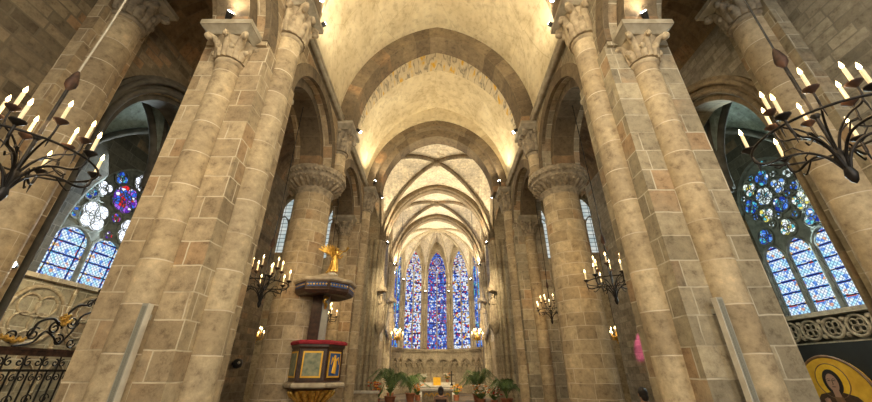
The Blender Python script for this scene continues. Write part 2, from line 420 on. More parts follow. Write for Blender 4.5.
def ring(mb, fn, c, sp, wi, hi, wo, ho, d0, d1, n=28, k=.3, half=0):
    """arch ring; half=1/-1 keeps one side"""
    I = curve(wi, hi, n, k); O = curve(wo, ho, n, k)
    arc = 0
    for i in range(n):
        if half == 1 and i >= n//2: break
        if half == -1 and i < n//2: continue
        a, b, p, q = I[i], I[i+1], O[i], O[i+1]
        L = math.hypot(q[0]-p[0], q[1]-p[1])
        pts = [(c+a[0], sp+a[1]), (c+p[0], sp+p[1]), (c+q[0], sp+q[1]), (c+b[0], sp+b[1])]
        th = math.hypot(p[0]-a[0], p[1]-a[1])
        for d in (d0, d1):
            mb.add([fn(x, z, d) for x, z in pts], [(0, 1, 2, 3)], [((arc, 0), (arc, th), (arc+L, th), (arc+L, 0))])
        D = abs(d1-d0)
        mb.add([fn(pts[0][0], pts[0][1], d0), fn(pts[3][0], pts[3][1], d0), fn(pts[3][0], pts[3][1], d1), fn(pts[0][0], pts[0][1], d1)], [(0, 1, 2, 3)],
               [((arc, 0), (arc+L, 0), (arc+L, D), (arc, D))])
        mb.add([fn(pts[1][0], pts[1][1], d0), fn(pts[2][0], pts[2][1], d0), fn(pts[2][0], pts[2][1], d1), fn(pts[1][0], pts[1][1], d1)], [(0, 1, 2, 3)],
               [((arc, 0), (arc+L, 0), (arc+L, D), (arc, D))])
        arc += L
    for e in ((0,) if half == 1 else (n,) if half == -1 else (0, n)):
        a, p = I[e], O[e]
        mb.quad(fn(c+a[0], sp+a[1], d0), fn(c+p[0], sp+p[1], d0), fn(c+p[0], sp+p[1], d1), fn(c+a[0], sp+a[1], d1))
def barrel(mb, fn, c, sp, w_, h, d0, d1, n=36, k=.3, th=.2, lo=0, hi=None):
    hi = n if hi is None else hi
    for off in (0, th):
        I = curve(w_+off, h+off, n, k); arc = 0
        for i in range(lo, hi):
            a, b = I[i], I[i+1]; L = math.hypot(b[0]-a[0], b[1]-a[1])
            D = max(1, int(abs(d1-d0)/1.5))
            for j in range(D):
                e0 = d0+(d1-d0)*j/D; e1 = d0+(d1-d0)*(j+1)/D
                mb.add([fn(c+a[0], sp+a[1], e0), fn(c+b[0], sp+b[1], e0), fn(c+b[0], sp+b[1], e1), fn(c+a[0], sp+a[1], e1)], [(0, 1, 2, 3)],
                       [((arc, e0), (arc+L, e0), (arc+L, e1), (arc, e1))], True)
            arc += L
def groin(mb, x0, x1, y0, y1, zs, H, n=24, k=.3, th=.15):
    cx, cy = (x0+x1)/2, (y0+y1)/2; a, b = (x1-x0)/2, (y1-y0)/2
    # parameter spaced so arcs are smooth near the springing
    S = [-math.cos(PI*i/n) for i in range(n+1)]
    for off in (0, th):
        V = [[(cx+a*S[i], cy+b*S[j], zs+off+H*max(P(S[i], k), P(S[j], k))) for j in range(n+1)] for i in range(n+1)]
        for i in range(n):
            for j in range(n):
                q = [V[i][j], V[i+1][j], V[i+1][j+1], V[i][j+1]]
                si, sj = (S[i]+S[i+1])/2, (S[j]+S[j+1])/2
                alongx = abs(si) < abs(sj)   # web curved with y: courses run in x
                tri = [(0, 1, 2), (0, 2, 3)] if si*sj > 0 else [(0, 1, 3), (1, 2, 3)]
                uu = [((p[1], p[0]) if not alongx else (p[0], p[1])) for p in q]
                uu = [(u+p[2]*.0, v2) for (u, v2), p in zip(uu, q)]
                mb.add(q, tri, [tuple(uu[m] for m in t3) for t3 in tri])
def ribline(mb, p0, p1, zs, H, r=.13, n=28, k=.3, full=True, drop=.05):
    """pointed rib between two plan points (full span) or springing->boss (half)"""
    pts = []
    for i in range(n+1):
        if full: t = -math.cos(PI*i/n); s = (t+1)/2
        else: t = -math.cos(PI/2*i/n); s = t+1
        pts.append((p0[0]+(p1[0]-p0[0])*s, p0[1]+(p1[1]-p0[1])*s, zs+H*P(t, k)-drop))
    mb.tube(pts, r, 6, .85, up=(0, 0, 1) if False else None)
    mb.tube([(x, y, z-r*.75) for x, y, z in pts], r*.42, 6)
    return pts
def capital(mb, cx, cy, z0, z1, r, half, rot=0, leaves=8):
    h = z1-z0
    # four corner volutes
    for i in range(4):
        a = rot+PI/4+i*PI/2; c_, s_ = math.cos(a), math.sin(a)
        pth = [(cx+c_*q, cy+s_*q, z) for q, z in ((r+.02, z0+.2*h), (r+.05, z0+.55*h), (half*1.05, z1-.1*h), (half*1.28, z1-.05*h), (half*1.34, z1-.16*h), (half*1.22, z1-.22*h), (half*1.15, z1-.14*h))]
        mb.tube(smooth_path(pth, 3), .055*h+.012, 7)
        mb.ball((cx+c_*half*1.24, cy+s_*half*1.24, z1-.15*h), .07*h+.01)
    mb.lathe(cx, cy, [(r, z0-.06), (r*1.16, z0-.03), (r*1.16, z0+.02), (r, z0+.05)], 20)
    mb.lathe(cx, cy, [(r*.98, z0), (r*1.0, z0+h*.3), (r*1.18, z0+h*.7), (half*.92, z1-.02), (half*.92, z1)], 20)
    for tier, (cnt, top, out) in enumerate(((leaves, .55, .62), (leaves, 1.0, 1.0))):
        for i in range(cnt):
            a = 2*PI*(i+.5*(tier+1))/cnt+rot
            c_, s_ = math.cos(a), math.sin(a)
            corner = 1.0+.28*abs(math.sin(2*(a-rot))) if tier else 1.0
            ro = r+(half*corner-r)*out
            zt = z0+h*top
            path = []
            for q in range(9):
                t = q/8
                rr = r+.01+(ro-r)*(t**2.2); zz = z0+.04+(zt-z0-.08)*math.sin(min(1, t*1.15)*PI/2)
                path.append((cx+c_*rr, cy+s_*rr, zz))
            path.append((cx+c_*(ro+.035*h), cy+s_*(ro+.035*h), zt-.14*h)); path.append((cx+c_*(ro-.03), cy+s_*(ro-.03), zt-.2*h))
            rad = [.05*h+.03, .085*h+.02, .1*h+.02, .1*h+.02, .095*h+.02, .09*h+.015, .085*h+.01, .08*h+.01, .075*h+.01, .06*h, .03*h]
            mb.tube(path, rad, 6, 1.25)
            if tier: mb.ball(path[-2], .085*h)
def abacus(mb, cx, cy, z0, z1, half, hy=None):
    hy = hy or half
    m = z0+(z1-z0)*.5
    a = .72
    def rect(sx, sy, z): return [(cx-sx, cy-sy, z), (cx+sx, cy-sy, z), (cx+sx, cy+sy, z), (cx-sx, cy+sy, z)]
    L = [rect(half*a, hy*a, z0), rect(half*.82, hy*.82, z0+.05), rect(half*.98, hy*.98, m), rect(half, hy, m), rect(half, hy, z1)]
    v = [p for l in L for p in l]; f = [(3, 2, 1, 0), tuple(range(16, 20))]
    for j in range(4):
        for k in range(4): f.append((j*4+k, j*4+(k+1) % 4, j*4+4+(k+1) % 4, j*4+4+k))
    mb.add(v, f)
def shaft_base(mb, cx, cy, r, z0=.0):
    mb.lathe(cx, cy, [(r*1.5, z0+.25), (r*1.5, z0+.32), (r*1.35, z0+.38), (r*1.15, z0+.42), (r*1.28, z0+.50), (r*1.02, z0+.56)], 20)
    mb.box(cx-r*1.55, cx+r*1.55, cy-r*1.55, cy+r*1.55, z0, z0+.27)

NW, ZS, ZH = 3.45, 9.55, 4.75        # nave vault half width, springing, rise
Y0, Y1, Y2 = 5.46, 10.0, 14.6
YC0, YC1, YB, YA = 15.3, 22.2, 27.4, 30.7   # crossing, choir bay, apse centre
GZ, GH = 9.35, 4.45
# ---------------------------------------------------------------- floor and outer shell
mb = MB(); mb.box(-13, 13, -6.3, 36, -.3, 0); mb.build('floor', M['floor'], kind='structure')
mb = MB(); wall(mb, mapY(), -8.2, 8.2, 0, 15.5, -6.3, -5.8, [(0, 2.6, 3.0, 8.5, 3.2, .3)]); mb.build('wall_west', M['rubble_pale'], kind='structure')  # unseen wall; its opening is added to hold the area light
for sx, nm in ((-1, 'left'), (1, 'right')):
    # nave arcade wall, standing on the columns and piers
    mb2 = MB()
    fn = mapX(sx)
    ops = [(-1.4, 1.6, 7.5), (3.10, 1.65, 7.55), (7.75, 1.62, 7.42), (12.3, 1.62, 7.42)]
    edge = -5.8
    for c_, h_, sp in ops:
        a_, b_ = edge, c_-h_
        if b_ > a_:
            mb2.prism([(a_, sp), (b_, sp), (b_, 9.5), (a_, 9.5)], fn, 3.4, 4.6)
        pts = [(c_+x, sp+z) for x, z in curve(h_, 1.6, 24, .1)]
        for (p, q) in zip(pts[:-1], pts[1:]):
            mb2.prism([(q[0], q[1]), (p[0], p[1]), (p[0], 9.5), (q[0], 9.5)], fn, 3.4, 4.6)
        edge = c_+h_
    mb2.prism([(edge, 7.42), (15.25, 7.42), (15.25, 9.5), (edge, 9.5)], fn, 3.4, 4.6)
    mb2.prism([(-5.8, 9.5), (15.25, 9.5), (15.25, 15.0), (-5.8, 15.0)], fn, 3.62, 4.6)
    mb2.build('wall_nave_'+nm, M['ashlar_grey'] if sx > 0 else M['ashlar'], kind='structure')
    # recessed inner order of each arcade arch
    for i, (c_, h_, sp) in enumerate(ops[1:]):
        rb = MB(); ring(rb, fn, c_, sp-.02, 1.36, 1.36, 1.66, 1.64, 3.68, 4.32, 24, .1)
        ring(rb, fn, c_, sp-.02, 1.63, 1.61, 1.95, 1.93, 3.385, 3.5, 24, .1)
        pos = ('nearest', 'middle', 'farthest')[i]
        rb.build('arcade_arch', M['voussoir'], label='round stone arcade arch, %s of the three on the %s of the nave' % (pos, nm), cat='arch', group='arcade arches of the nave')
    # string course
    mb = MB()
    fnp = lambda a, b, d: (sx*a, d, b)
    mb.prism([(3.28, 9.45), (3.24, 9.5), (3.24, 9.58), (3.5, 9.62), (3.5, 9.3), (3.38, 9.32)], fnp, -5.7, 14.25)
    mb.tube([(sx*3.3, -5.7, 9.37), (sx*3.3, 14.25, 9.37)], .07, 8)
    mb.build('trim_%d' % (1 if sx < 0 else 2), M['abacus'], kind='structure')
    # aisle outer wall with the chapel opening
    oc, oh, osp, orise = 7.72, 1.78, 6.3, 2.15
    mb = MB(); wall(mb, mapX(sx), -5.8, 14.7, 0, 9.6, 7.2, 8.1, [(oc, oh, 0, osp, orise, .4)])
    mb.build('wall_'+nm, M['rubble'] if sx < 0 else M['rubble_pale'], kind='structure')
    mb = MB()
    for q, (rr, x0, x1) in enumerate(((0, 7.28, 7.95), (.2, 7.16, 7.4), (.42, 7.1, 7.26))):
        ring(mb, mapX(sx), oc, osp, oh-.14+rr, orise-.14+rr, oh+.04+rr, orise+.05+rr, x0, x1, 28, .4)
    for rr, xx in ((.1, 7.16), (.32, 7.08)):
        pts = [(sx*xx, oc+x, osp+z) for x, z in curve(oh+rr, orise+rr, 28, .4)]
        pts = [(sx*xx, oc+oh+rr, 0)]+pts+[(sx*xx, oc-oh-rr, 0)]
        mb.tube(pts, .07, 8)
    mb.build('chapel_arch', M['dark_plain'] if sx < 0 else M['rib'], label='moulded pointed arch opening into the side chapel on the %s' % nm, cat='arch', group='chapel arches')
    # aisle vault (ramping barrel)
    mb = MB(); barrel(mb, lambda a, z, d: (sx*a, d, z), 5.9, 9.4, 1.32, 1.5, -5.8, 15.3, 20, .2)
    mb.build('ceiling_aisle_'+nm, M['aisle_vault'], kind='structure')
    # side chapel shell
    mb = MB()
    wc, wh, wsill, wspr, wrise = ((11.1, 1.78, 4.02, 5.3, 3.05) if sx < 0 else (10.13, 1.27, 3.1, 6.65, 1.55))
    wall(mb, mapX(sx), 5.0, 13.6, 0, 10.6, 11.0, 11.9, [(wc, wh, wsill, wspr, wrise, .35)])
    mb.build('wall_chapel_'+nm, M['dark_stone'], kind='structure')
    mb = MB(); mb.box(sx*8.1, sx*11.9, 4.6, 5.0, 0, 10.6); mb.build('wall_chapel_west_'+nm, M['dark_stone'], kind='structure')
    mb = MB(); mb.box(sx*8.1, sx*11.9, 13.6, 14.0, 0, 10.6); mb.build('wall_chapel_east_'+nm, M['dark_stone'], kind='structure')
    mb = MB()
    groin(mb, *sorted((sx*8.1, sx*11.0)), 5.0, 8.4, 6.2, 3.6, 20); groin(mb, *sorted((sx*8.1, sx*11.0)), 8.4, 13.6, 6.2, 3.6, 20)
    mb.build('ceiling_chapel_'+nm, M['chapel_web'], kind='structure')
    mb = MB()
    for (ya, yb) in ((5.0, 8.4), (8.4, 13.6)):
        ribline(mb, (sx*8.15, ya), (sx*10.95, yb), 6.2, 3.6, .12); ribline(mb, (sx*10.95, ya), (sx*8.15, yb), 6.2, 3.6, .12)
        ribline(mb, (sx*10.95, ya), (sx*10.95, yb), 6.2, 3.6, .1)
    ribline(mb, (sx*8.1, 8.4), (sx*11.0, 8.4), 6.2, 3.6, .16)
    for yy in (5.1, 8.4, 13.5): mb.lathe(sx*10.9, yy, [(.13, 0), (.13, 6.0), (.2, 6.25)], 12)
    mb.build('chapel_rib_vault', M['dark_plain'], label='dark pointed rib vault of the side chapel on the %s' % nm, cat='vault ribs', group='rib vaults')

# nave vault in bands
mY = mapY()
mb = MB(); barrel(mb, mY, 0, ZS, NW, ZH, -5.8, 10.25, 40, .5); mb.build('ceiling_nave', M['plaster'], kind='structure', open=True)
mb = MB(); barrel(mb, mY, 0, ZS, NW, ZH, 10.25, 11.75, 40, .5); mb.build('ceiling_painted_band', M['painted'], kind='structure', open=True)
mb = MB(); barrel(mb, mY, 0, ZS, NW, ZH, 11.75, 14.4, 40, .5); mb.build('ceiling_nave_east', M['plaster'], kind='structure', open=True)
for i, (yy, lab) in enumerate(((.46, None), (5.0, 'nearest'), (9.5, 'between the two round columns'))):
    if lab is None: continue
    mb = MB(); ring(mb, mY, 0, 9.32, 2.98, 4.42, NW+.1, 5.1, yy, yy+.8, 40, .5)
    mb.build('transverse_arch', M['voussoir'], label='broad pointed stone arch under the nave vault, '+('overhead at the near piers' if i == 1 else lab), cat='arch', group='transverse arches of the nave')
# chancel arch wall and orders
mb = MB()
pts = [(x, 9.3+z) for x, z in curve(3.3, 4.0, 36, .25)]
for p, q in zip(pts[:-1], pts[1:]): mb.prism([q, p, (p[0], 15), (q[0], 15)], mY, 14.3, 15.3)
for s in (-1, 1): mb.prism([(s*3.3, 9.3), (s*4.6, 9.3), (s*4.6, 15), (s*3.3, 15)], mY, 14.3, 15.3)
mb.build('wall_chancel', M['plaster'], kind='structure')
mb = MB(); ring(mb, mY, 0, 9.3, 3.0, 3.72, 3.36, 4.06, 14.22, 14.7, 36, .25)
ring(mb, mY, 0, 9.3, 2.72, 3.3, 3.04, 3.78, 14.55, 15.25, 36, .25)
mb.build('chancel_arch', M['voussoir'], label='double-ordered stone arch at the end of the nave before the choir', cat='arch')

# ---------------------------------------------------------------- crossing, choir, apse
mb = MB(); groin(mb, -3.9, 3.9, YC0, YC1, GZ, GH, 32); mb.build('ceiling_crossing', M['web'], kind='structure')
mb = MB(); groin(mb, -3.9, 3.9, YC1, YB, GZ, GH, 28); mb.build('ceiling_choir', M['web'], kind='structure')
def boss(mb, x, y, z, r=.26):
    mb.lathe(x, y, [(.02, z-.34), (r*.7, z-.32), (r, z-.22), (r*.9, z-.1), (r*.6, z)], 12)
    for i in range(8): mb.ball((x+r*.75*math.cos(i*PI/4), y+r*.75*math.sin(i*PI/4), z-.27), .07)
def vault_ribs(y0, y1, label):
    t = MB(); X = 3.72
    ribline(t, (-X, y0+.15), (X, y1-.15), GZ, GH, .14, 36); ribline(t, (X, y0+.15), (-X, y1-.15), GZ, GH, .14, 36)
    for s in (-1, 1): ribline(t, (s*3.8, y0+.1), (s*3.8, y1-.1), GZ, GH, .13, 28)
    boss(t, 0, (y0+y1)/2, GZ+GH+.02)
    t.build('rib_vault', M['rib'], label=label, cat='vault ribs', group='rib vaults of the choir')
vault_ribs(YC0, YC1, 'crossed stone vault ribs with round boss just beyond the chancel arch')
vault_ribs(YC1, YB, 'crossed stone vault ribs with boss over the choir, before the apse')
for yy, lab in ((YC1, 'first pointed moulded arch rib across the choir'), (YB, 'second pointed moulded arch rib across the choir, at the apse')):
    t = MB()
    ring(t, mY, 0, GZ, 3.25, GH-.42, 3.9, GH+.02, yy-.14, yy+.14, 36)
    for dy, rr in ((-.3, .12), (-.16, .0), (.16, .0), (.3, .12)):
        t.tube([(x, yy+dy, GZ+z) for x, z in curve(3.36+rr, GH-.34+rr, 36)], .1, 8)
    ring(t, mY, 0, GZ, 3.5, GH-.22, 3.9, GH+.02, yy-.34, yy+.34, 36)
    t.build('choir_arch', M['rib'], label=lab, cat='arch', group='moulded arches across the choir')
# apse vault
RI = 3.75; HA = math.radians(18); WF = RI*math.tan(HA)
mb = MB(); rb = MB()
for f in range(-2, 3):
    ang = PI/2-f*2*HA
    ca, sa = math.cos(ang), math.sin(ang)
    N_ = 14
    for off in (0, .15):
        grid = []
        for i in range(N_+1):
            d = math.sin(PI/2*i/N_)
            row = []
            for j in range(-8, 9):
                s_ = math.sin(PI/2*j/8)*d
                z = GZ+off+GH*max(P(d), P(s_))
                dd = d*RI; tt = s_*WF
                row.append((ca*dd-sa*tt, YA+sa*dd+ca*tt, z))
            grid.append(row)
        for i in range(N_):
            for j in range(16):
                q = [grid[i][j], grid[i+1][j], grid[i+1][j+1], grid[i][j+1]]
                mb.add(q, [(0, 1, 2, 3)], [tuple((p[2], math.hypot(p[0], p[1]-YA)) for p in q)])
# straight bay from YB to YA
barrel(mb, mY, 0, GZ, 3.9, GH, YB, YA, 30, .3, .15)
mb.build('ceiling_apse', M['web'], kind='structure')
for c_ in range(6):
    ang = PI/2+(c_-2.5)*2*HA; R_ = RI/math.cos(HA)
    ribline(rb, (R_*math.cos(ang)*.98, YA+R_*math.sin(ang)*.98), (0, YA), GZ, GH, .13, 24, full=False)
for s in (-1, 1): ribline(rb, (s*3.8, YB+.1), (0, YA), GZ, GH, .12, 24, full=False)
for f in range(-2, 3):
    ang = PI/2-f*2*HA; ca, sa = math.cos(ang), math.sin(ang)
    p = lambda tt, z: (ca*(RI-.08)-sa*tt, YA+sa*(RI-.08)+ca*tt, z)
    rb.tube([p(x, GZ+z-.04) for x, z in curve(WF*.96, GH, 24)], .09, 8)
boss(rb, 0, YA, GZ+GH, .3)
rb.build('apse_rib_vault', M['gothic'], label='ribs fanning from a central boss over the apse windows', cat='vault ribs')

def facet_M(f):
    ang = PI/2-f*2*HA
    # local x: along wall, local y: outward, z up; origin at inner face
    return Matrix.Translation((RI*math.cos(ang), YA+RI*math.sin(ang), 0)) @ Matrix.Rotation(ang-PI/2, 4, 'Z')
fl = lambda a, z, d: (a, d, z)
SILL = 3.45
mb = MB()
for f in range(-2, 3):
    mb.M = facet_M(f)
    wall(mb, fl, -WF-.05, WF+.05, 0, 15, 0, .5, [(0, .97, SILL, 10.2, 2.6, .7)])
mb.M = None
for s in (-1, 1): mb.prism([(s*3.75, 0), (s*4.6, 0), (s*4.6, 15), (s*3.75, 15)], mY, YB-.0, YA)
mb.build('wall_apse', M['gothic'], kind='structure')
wnum = 0
def window_empty(loc):
    global wnum
    wnum += 1
    return thing('window_%d' % wnum, loc, kind='structure')
def ring_tube(mb, c, r, th, y=0, n=16):
    pts = [(c[0]+r*math.cos(2*PI*i/n), y, c[1]+r*math.sin(2*PI*i/n)) for i in range(n+1)]
    mb.tube(pts, th, 6, cap=False, up=(0, 1, 0))
def lancet_outline(c, h, z0, sp, rise, k=.5, n=16):
    return [(c-h, z0), (c+h, z0)]+[(c+x, sp+z) for x, z in curve(h, rise, n, k)]
for f in range(-2, 3):
    Mx = facet_M(f); wd = window_empty(tuple(Mx @ Vector((0, .2, SILL))))
    mb = MB(); mb.M = Mx
    pts = lancet_outline(0, .97, SILL, 10.2, 2.6, .7)
    mb.add([(a, .25, z) for a, z in pts], [tuple(range(len(pts)))], [tuple((a+.97+f*3.1, z) for a, z in pts)])
    mb.add([(a, .28, z) for a, z in pts], [tuple(range(len(pts)))], [tuple((a+.97+f*3.1, z) for a, z in pts)])
    mb.build('stained_glass', M['glass_centre'] if f == 0 else M['glass_side'] if abs(f) == 1 else M['glass_blue'], wd, open=True)
    t = MB(); t.M = Mx
    t.tube([(0, .16, SILL), (0, .16, 10.4)], .055, 6)
    for s in (-1, 1):
        t.tube([(s*.97, .12, SILL)]+[(s*.97, .12, SILL+.7*i) for i in range(1, 10)]+[(s*.97, .12, 10.2)], .07, 6)
        t.tube([(s*.485+x, .16, 10.2+z) for x, z in curve(.45, .8, 12, .6)], .045, 6)
        ring_tube(t, (s*.42, 11.0), .26, .035, .16, 12)
    t.tube([(x, .12, 10.2+z) for x, z in curve(.97, 2.6, 24, .7)], .07, 6)
    ring_tube(t, (0, 11.75), .34, .04, .16); ring_tube(t, (0, 11.75), .15, .03, .16, 10)
    t.build('tracery', M['gothic'], wd)
# slender shafts between facets and blind arcade below the sills
mb = MB()
for c_ in range(6):
    ang = PI/2+(c_-2.5)*2*HA; R_ = RI/math.cos(HA)
    for dr, da, r in ((.10, 0, .11), (.03, .045, .07), (.03, -.045, .07)):
        x, y = (R_-dr)*math.cos(ang+da), YA+(R_-dr)*math.sin(ang+da)
        mb.lathe(x, y, [(r*1.6, 0), (r*1.6, .3), (r, .4), (r, 9.1), (r*1.7, 9.35)], 10)
mb.build('trim_3', M['gothic'], kind='structure')
mb = MB()
for f in range(-2, 3):
    mb.M = facet_M(f)
    w2 = WF-.1
    mb.box(-WF, WF, -.44, .02, SILL-.16, SILL); mb.box(-WF, WF, -.36, .02, SILL-.28, SILL-.16)
    mb.box(-WF, WF, -.34, .02, 0, .9)
    for b in (-1, 1):
        c0 = b*w2/2; hw = w2/2
        ring(mb, fl, c0, 2.0, hw-.10, .62, hw, .75, -.32, 0, 14, .7)
        for q in (-1, 1):
            ring(mb, fl, c0+q*hw*.46, 2.0, hw*.33, .3, hw*.42, .4, -.26, 0, 10, .6)
            mb.M = facet_M(f)
        ring_tube(mb, (c0, 2.5), .12, .03, -.06, 10)
        for q in (-1, 0, 1):
            mb.tube([(c0+q*(hw-.04), -.25, .9), (c0+q*(hw-.04), -.25, 2.02)], .05, 6)
            mb.box(c0+q*(hw-.04)-.06, c0+q*(hw-.04)+.06, -.31, 0, 1.95, 2.05)
        # solid spandrel above arches
        A = curve(hw, .75, 14, .7)
        for p, q in zip(A[:-1], A[1:]):
            mb.prism([(c0+q[0], 2+q[1]), (c0+p[0], 2+p[1]), (c0+p[0], SILL-.28), (c0+q[0], SILL-.28)], fl, -.24, 0)
mb.M = None
mb.build('blind_arcade', M['gothic'], label='carved blind arcade of small trefoil arches running under the apse windows', cat='stone carving')
# choir side walls, transept arms
for sx, nm in ((-1, 'left'), (1, 'right')):
    mb = MB(); wall(mb, mapX(sx), YC1-.3, YB, 0, 15, 3.9, 4.7, [(24.9, 1.7, 3.5, 9.4, 3.6, .3)])
    mb.build('wall_choir_'+nm, M['gothic'], kind='structure')
    wd = window_empty((sx*4.3, 24.9, 3.5)); mb = MB(); pts = lancet_outline(24.9, 1.7, 3.5, 9.4, 3.6, .3)
    for dx in (4.3, 4.36): mb.add([(sx*dx, a, z) for a, z in pts], [tuple(range(len(pts)))], [tuple(pts)])
    mb.build('stained_glass', M['glass_blue'], wd, open=True)
    t = MB(); 
    for q in (-.57, .57): t.tube([(sx*4.22, 24.9+q, 3.5), (sx*4.22, 24.9+q, 11.8)], .06, 6)
    t.build('tracery', M['gothic'], wd)
    # transept arm: west wall, end wall, east wall, ceiling
    mb = MB(); wall(mb, mY, *sorted((sx*7.7, sx*12.4)), 0, 14, 14.7, 15.3); mb.box(sx*4.6, sx*7.2, 15.0, 15.3, 10.6, 14)
    mb.build('wall_transept_west_'+nm, M['rubble'], kind='structure')
    mb = MB(); mb.box(sx*12.0, sx*12.5, 15.3, 22.8, 0, 14); mb.build('wall_transept_end_'+nm, M['rubble'], kind='structure')
    ops = [(sx*6.95, .8, 8.3, 10.4, 2.0, .4), (sx*10.35, .8, 8.7, 10.6, 2.2, .4)]
    mb = MB(); wall(mb, mY, *sorted((sx*4.6, sx*12.4)), 0, 14, 22.0, 22.7, ops)
    mb.build('wall_transept_east_'+nm, M['gothic'], kind='structure')
    mb = MB(); groin(mb, *sorted((sx*3.9, sx*8.2)), YC0, 22.1, GZ, GH, 16); groin(mb, *sorted((sx*8.2, sx*12.3)), YC0, 22.1, GZ, GH, 16)
    mb.build('ceiling_transept_'+nm, M['rib'], kind='structure')
    for (c_, h_, z0, sp, rs, k) in ops:
        wd = window_empty((c_, 22.3, z0)); g = MB(); pts = lancet_outline(c_, h_, z0, sp, rs, k)
        for yy in (22.3, 22.35): g.add([(a, yy, z) for a, z in pts], [tuple(range(len(pts)))], [tuple(pts)])
        g.build('leaded_glass', M['glass_clear'], wd, open=True)
        t = MB()
        t.tube([(c_, 22.22, z0), (c_, 22.22, sp+.6)], .05, 6)
        for q in (-1, 1): t.tube([(c_+q*h_/2+x, 22.22, sp+z) for x, z in curve(h_/2, .8, 10, .5)], .045, 6)
        t.tube([(c_+x, 22.15, sp+z) for x, z in curve(h_, rs, 20, k)], .07, 6)
        t.build('tracery', M['gothic'], wd)
    # transept-side shafts on east wall
    mb = MB()
    for x in (4.75, 5.05, 5.4, 5.95, 7.95, 8.3, 9.35): mb.lathe(sx*x, 21.95, [(.14, 0), (.14, .5), (.1, .6), (.1, 9.2), (.2, 9.5)], 10)
    mb.build('trim_%d' % (4 if sx < 0 else 5), M['gothic'], kind='structure')

# ---------------------------------------------------------------- piers and columns
def compound_pier(sx, yc, label, near=True):
    root = thing('compound_pier', (sx*4.0, yc, 0), label, 'pillar', 'square clustered piers of the nave')
    core = M['ashlar']; mb = MB()
    mb.box(sx*3.35, sx*4.65, yc-.65, yc+.65, .5, 7.45); mb.build('core', M['ashlar'] if sx < 0 else M['ashlar_grey'], root)
    mb = MB(); mb.box(sx*3.25, sx*4.75, yc-.75, yc+.75, 0, .42); mb.box(sx*3.3, sx*4.7, yc-.7, yc+.7, .42, .52); mb.build('plinth', M['abacus'], root)
    # nave-facing shaft, rises to the vault arch
    def half_shaft(cx, cy, r, zc0, zc1, hb, nm, hy=None):
        m = MB(); m.lathe(cx, cy, [(r, .5), (r, zc0)], 28, rref=r); sh = m.build(nm, M['shaft'], root)
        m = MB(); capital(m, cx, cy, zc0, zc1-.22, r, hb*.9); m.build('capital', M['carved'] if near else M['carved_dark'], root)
        m = MB(); abacus(m, cx, cy, zc1-.24, zc1, hb*1.12, hy); m.build('abacus', M['abacus'], root)
        m = MB(); shaft_base(m, cx, cy, r); m.build('shaft_base', M['abacus'], root)
    half_shaft(sx*3.33, yc-.08, .25, 8.22, 9.32, .42, 'nave_shaft', .5)
    half_shaft(sx*4.0, yc-.65, .225, 6.85, 7.62, .43, 'arcade_shaft')
    half_shaft(sx*4.0, yc+.65, .225, 6.85, 7.62, .40, 'arcade_shaft')
    # narrow roll filling the re-entrant angle
    m = MB(); m.tube([(sx*3.42, yc+.45, .5), (sx*3.42, yc+.45, 9.2)], .07, 8); m.build('angle_roll', M['shaft'], root)
    return root
compound_pier(-1, Y0, 'huge square stone pier with engaged shafts, near on the left of the nave')
compound_pier(1, Y0, 'huge square stone pier with engaged shafts, near on the right of the nave')
compound_pier(-1, Y2, 'clustered stone pier beyond the round column and pulpit, left', False)
compound_pier(1, Y2, 'clustered stone pier beyond the round column, right', False)
def round_column(sx, label):
    cx = sx*4.02
    root = thing('round_column', (cx, Y1, 0), label, 'column', 'round columns of the nave')
    m = MB(); m.lathe(cx, Y1, [(.66, .5), (.60, 3.5), (.555, 6.62)], 48, rref=.62); m.build('shaft', M['drum'], root)
    m = MB(); m.lathe(cx, Y1, [(.95, 0), (.95, .3), (.86, .36), (.72, .42), (.78, .5), (.64, .56)], 32); m.build('base', M['abacus'], root)
    m = MB()
    m.lathe(cx, Y1, [(.555, 6.60), (.555, 6.74), (.61, 6.77), (.61, 6.81), (.56, 6.84), (.62, 6.9), (.74, 7.0), (.76, 7.04)], 40)
    for k_ in range(24):
        a = 2*PI*k_/24
        pth = [(cx+rr*math.cos(a), Y1+rr*math.sin(a), z) for rr, z in ((.57, 6.83), (.63, 6.88), (.72, 6.95), (.83, 7.0), (.84, 6.95))]
        m.tube(pth, [.03, .055, .06, .05, .02], 6)
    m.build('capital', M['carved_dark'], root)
    m = MB()
    m.lathe(cx, Y1, [(.76, 7.02), (.86, 7.08), (.88, 7.14), (.84, 7.17), (.91, 7.22), (.94, 7.3), (.94, 7.42), (.3, 7.43)], 40)
    for k_ in range(48):
        a = 2*PI*k_/48; m.ball((cx+.925*math.cos(a), Y1+.925*math.sin(a), 7.25), .045, seg=6, rings=4)
        m.ball((cx+.86*math.cos(a+.06), Y1+.86*math.sin(a+.06), 7.10), .035, seg=6, rings=4)
    m.build('abacus', M['carved_dark'], root)
    # small shaft standing on the capital and carrying the vault arch
    ux = sx*3.36
    m = MB(); m.lathe(ux, Y1-.1, [(.3, 7.42), (.3, 7.5), (.23, 7.58), (.23, 8.25)], 20, rref=.23); m.build('upper_shaft', M['shaft'], root)
    m = MB(); capital(m, ux, Y1-.1, 8.25, 9.1, .23, .38); m.build('upper_capital', M['carved_dark'], root)
    m = MB(); abacus(m, ux, Y1-.1, 9.08, 9.32, .48, .56); m.build('upper_abacus', M['abacus'], root)
round_column(-1, 'massive round stone column carrying the pulpit, left of the nave')
round_column(1, 'massive round stone column right of the nave')
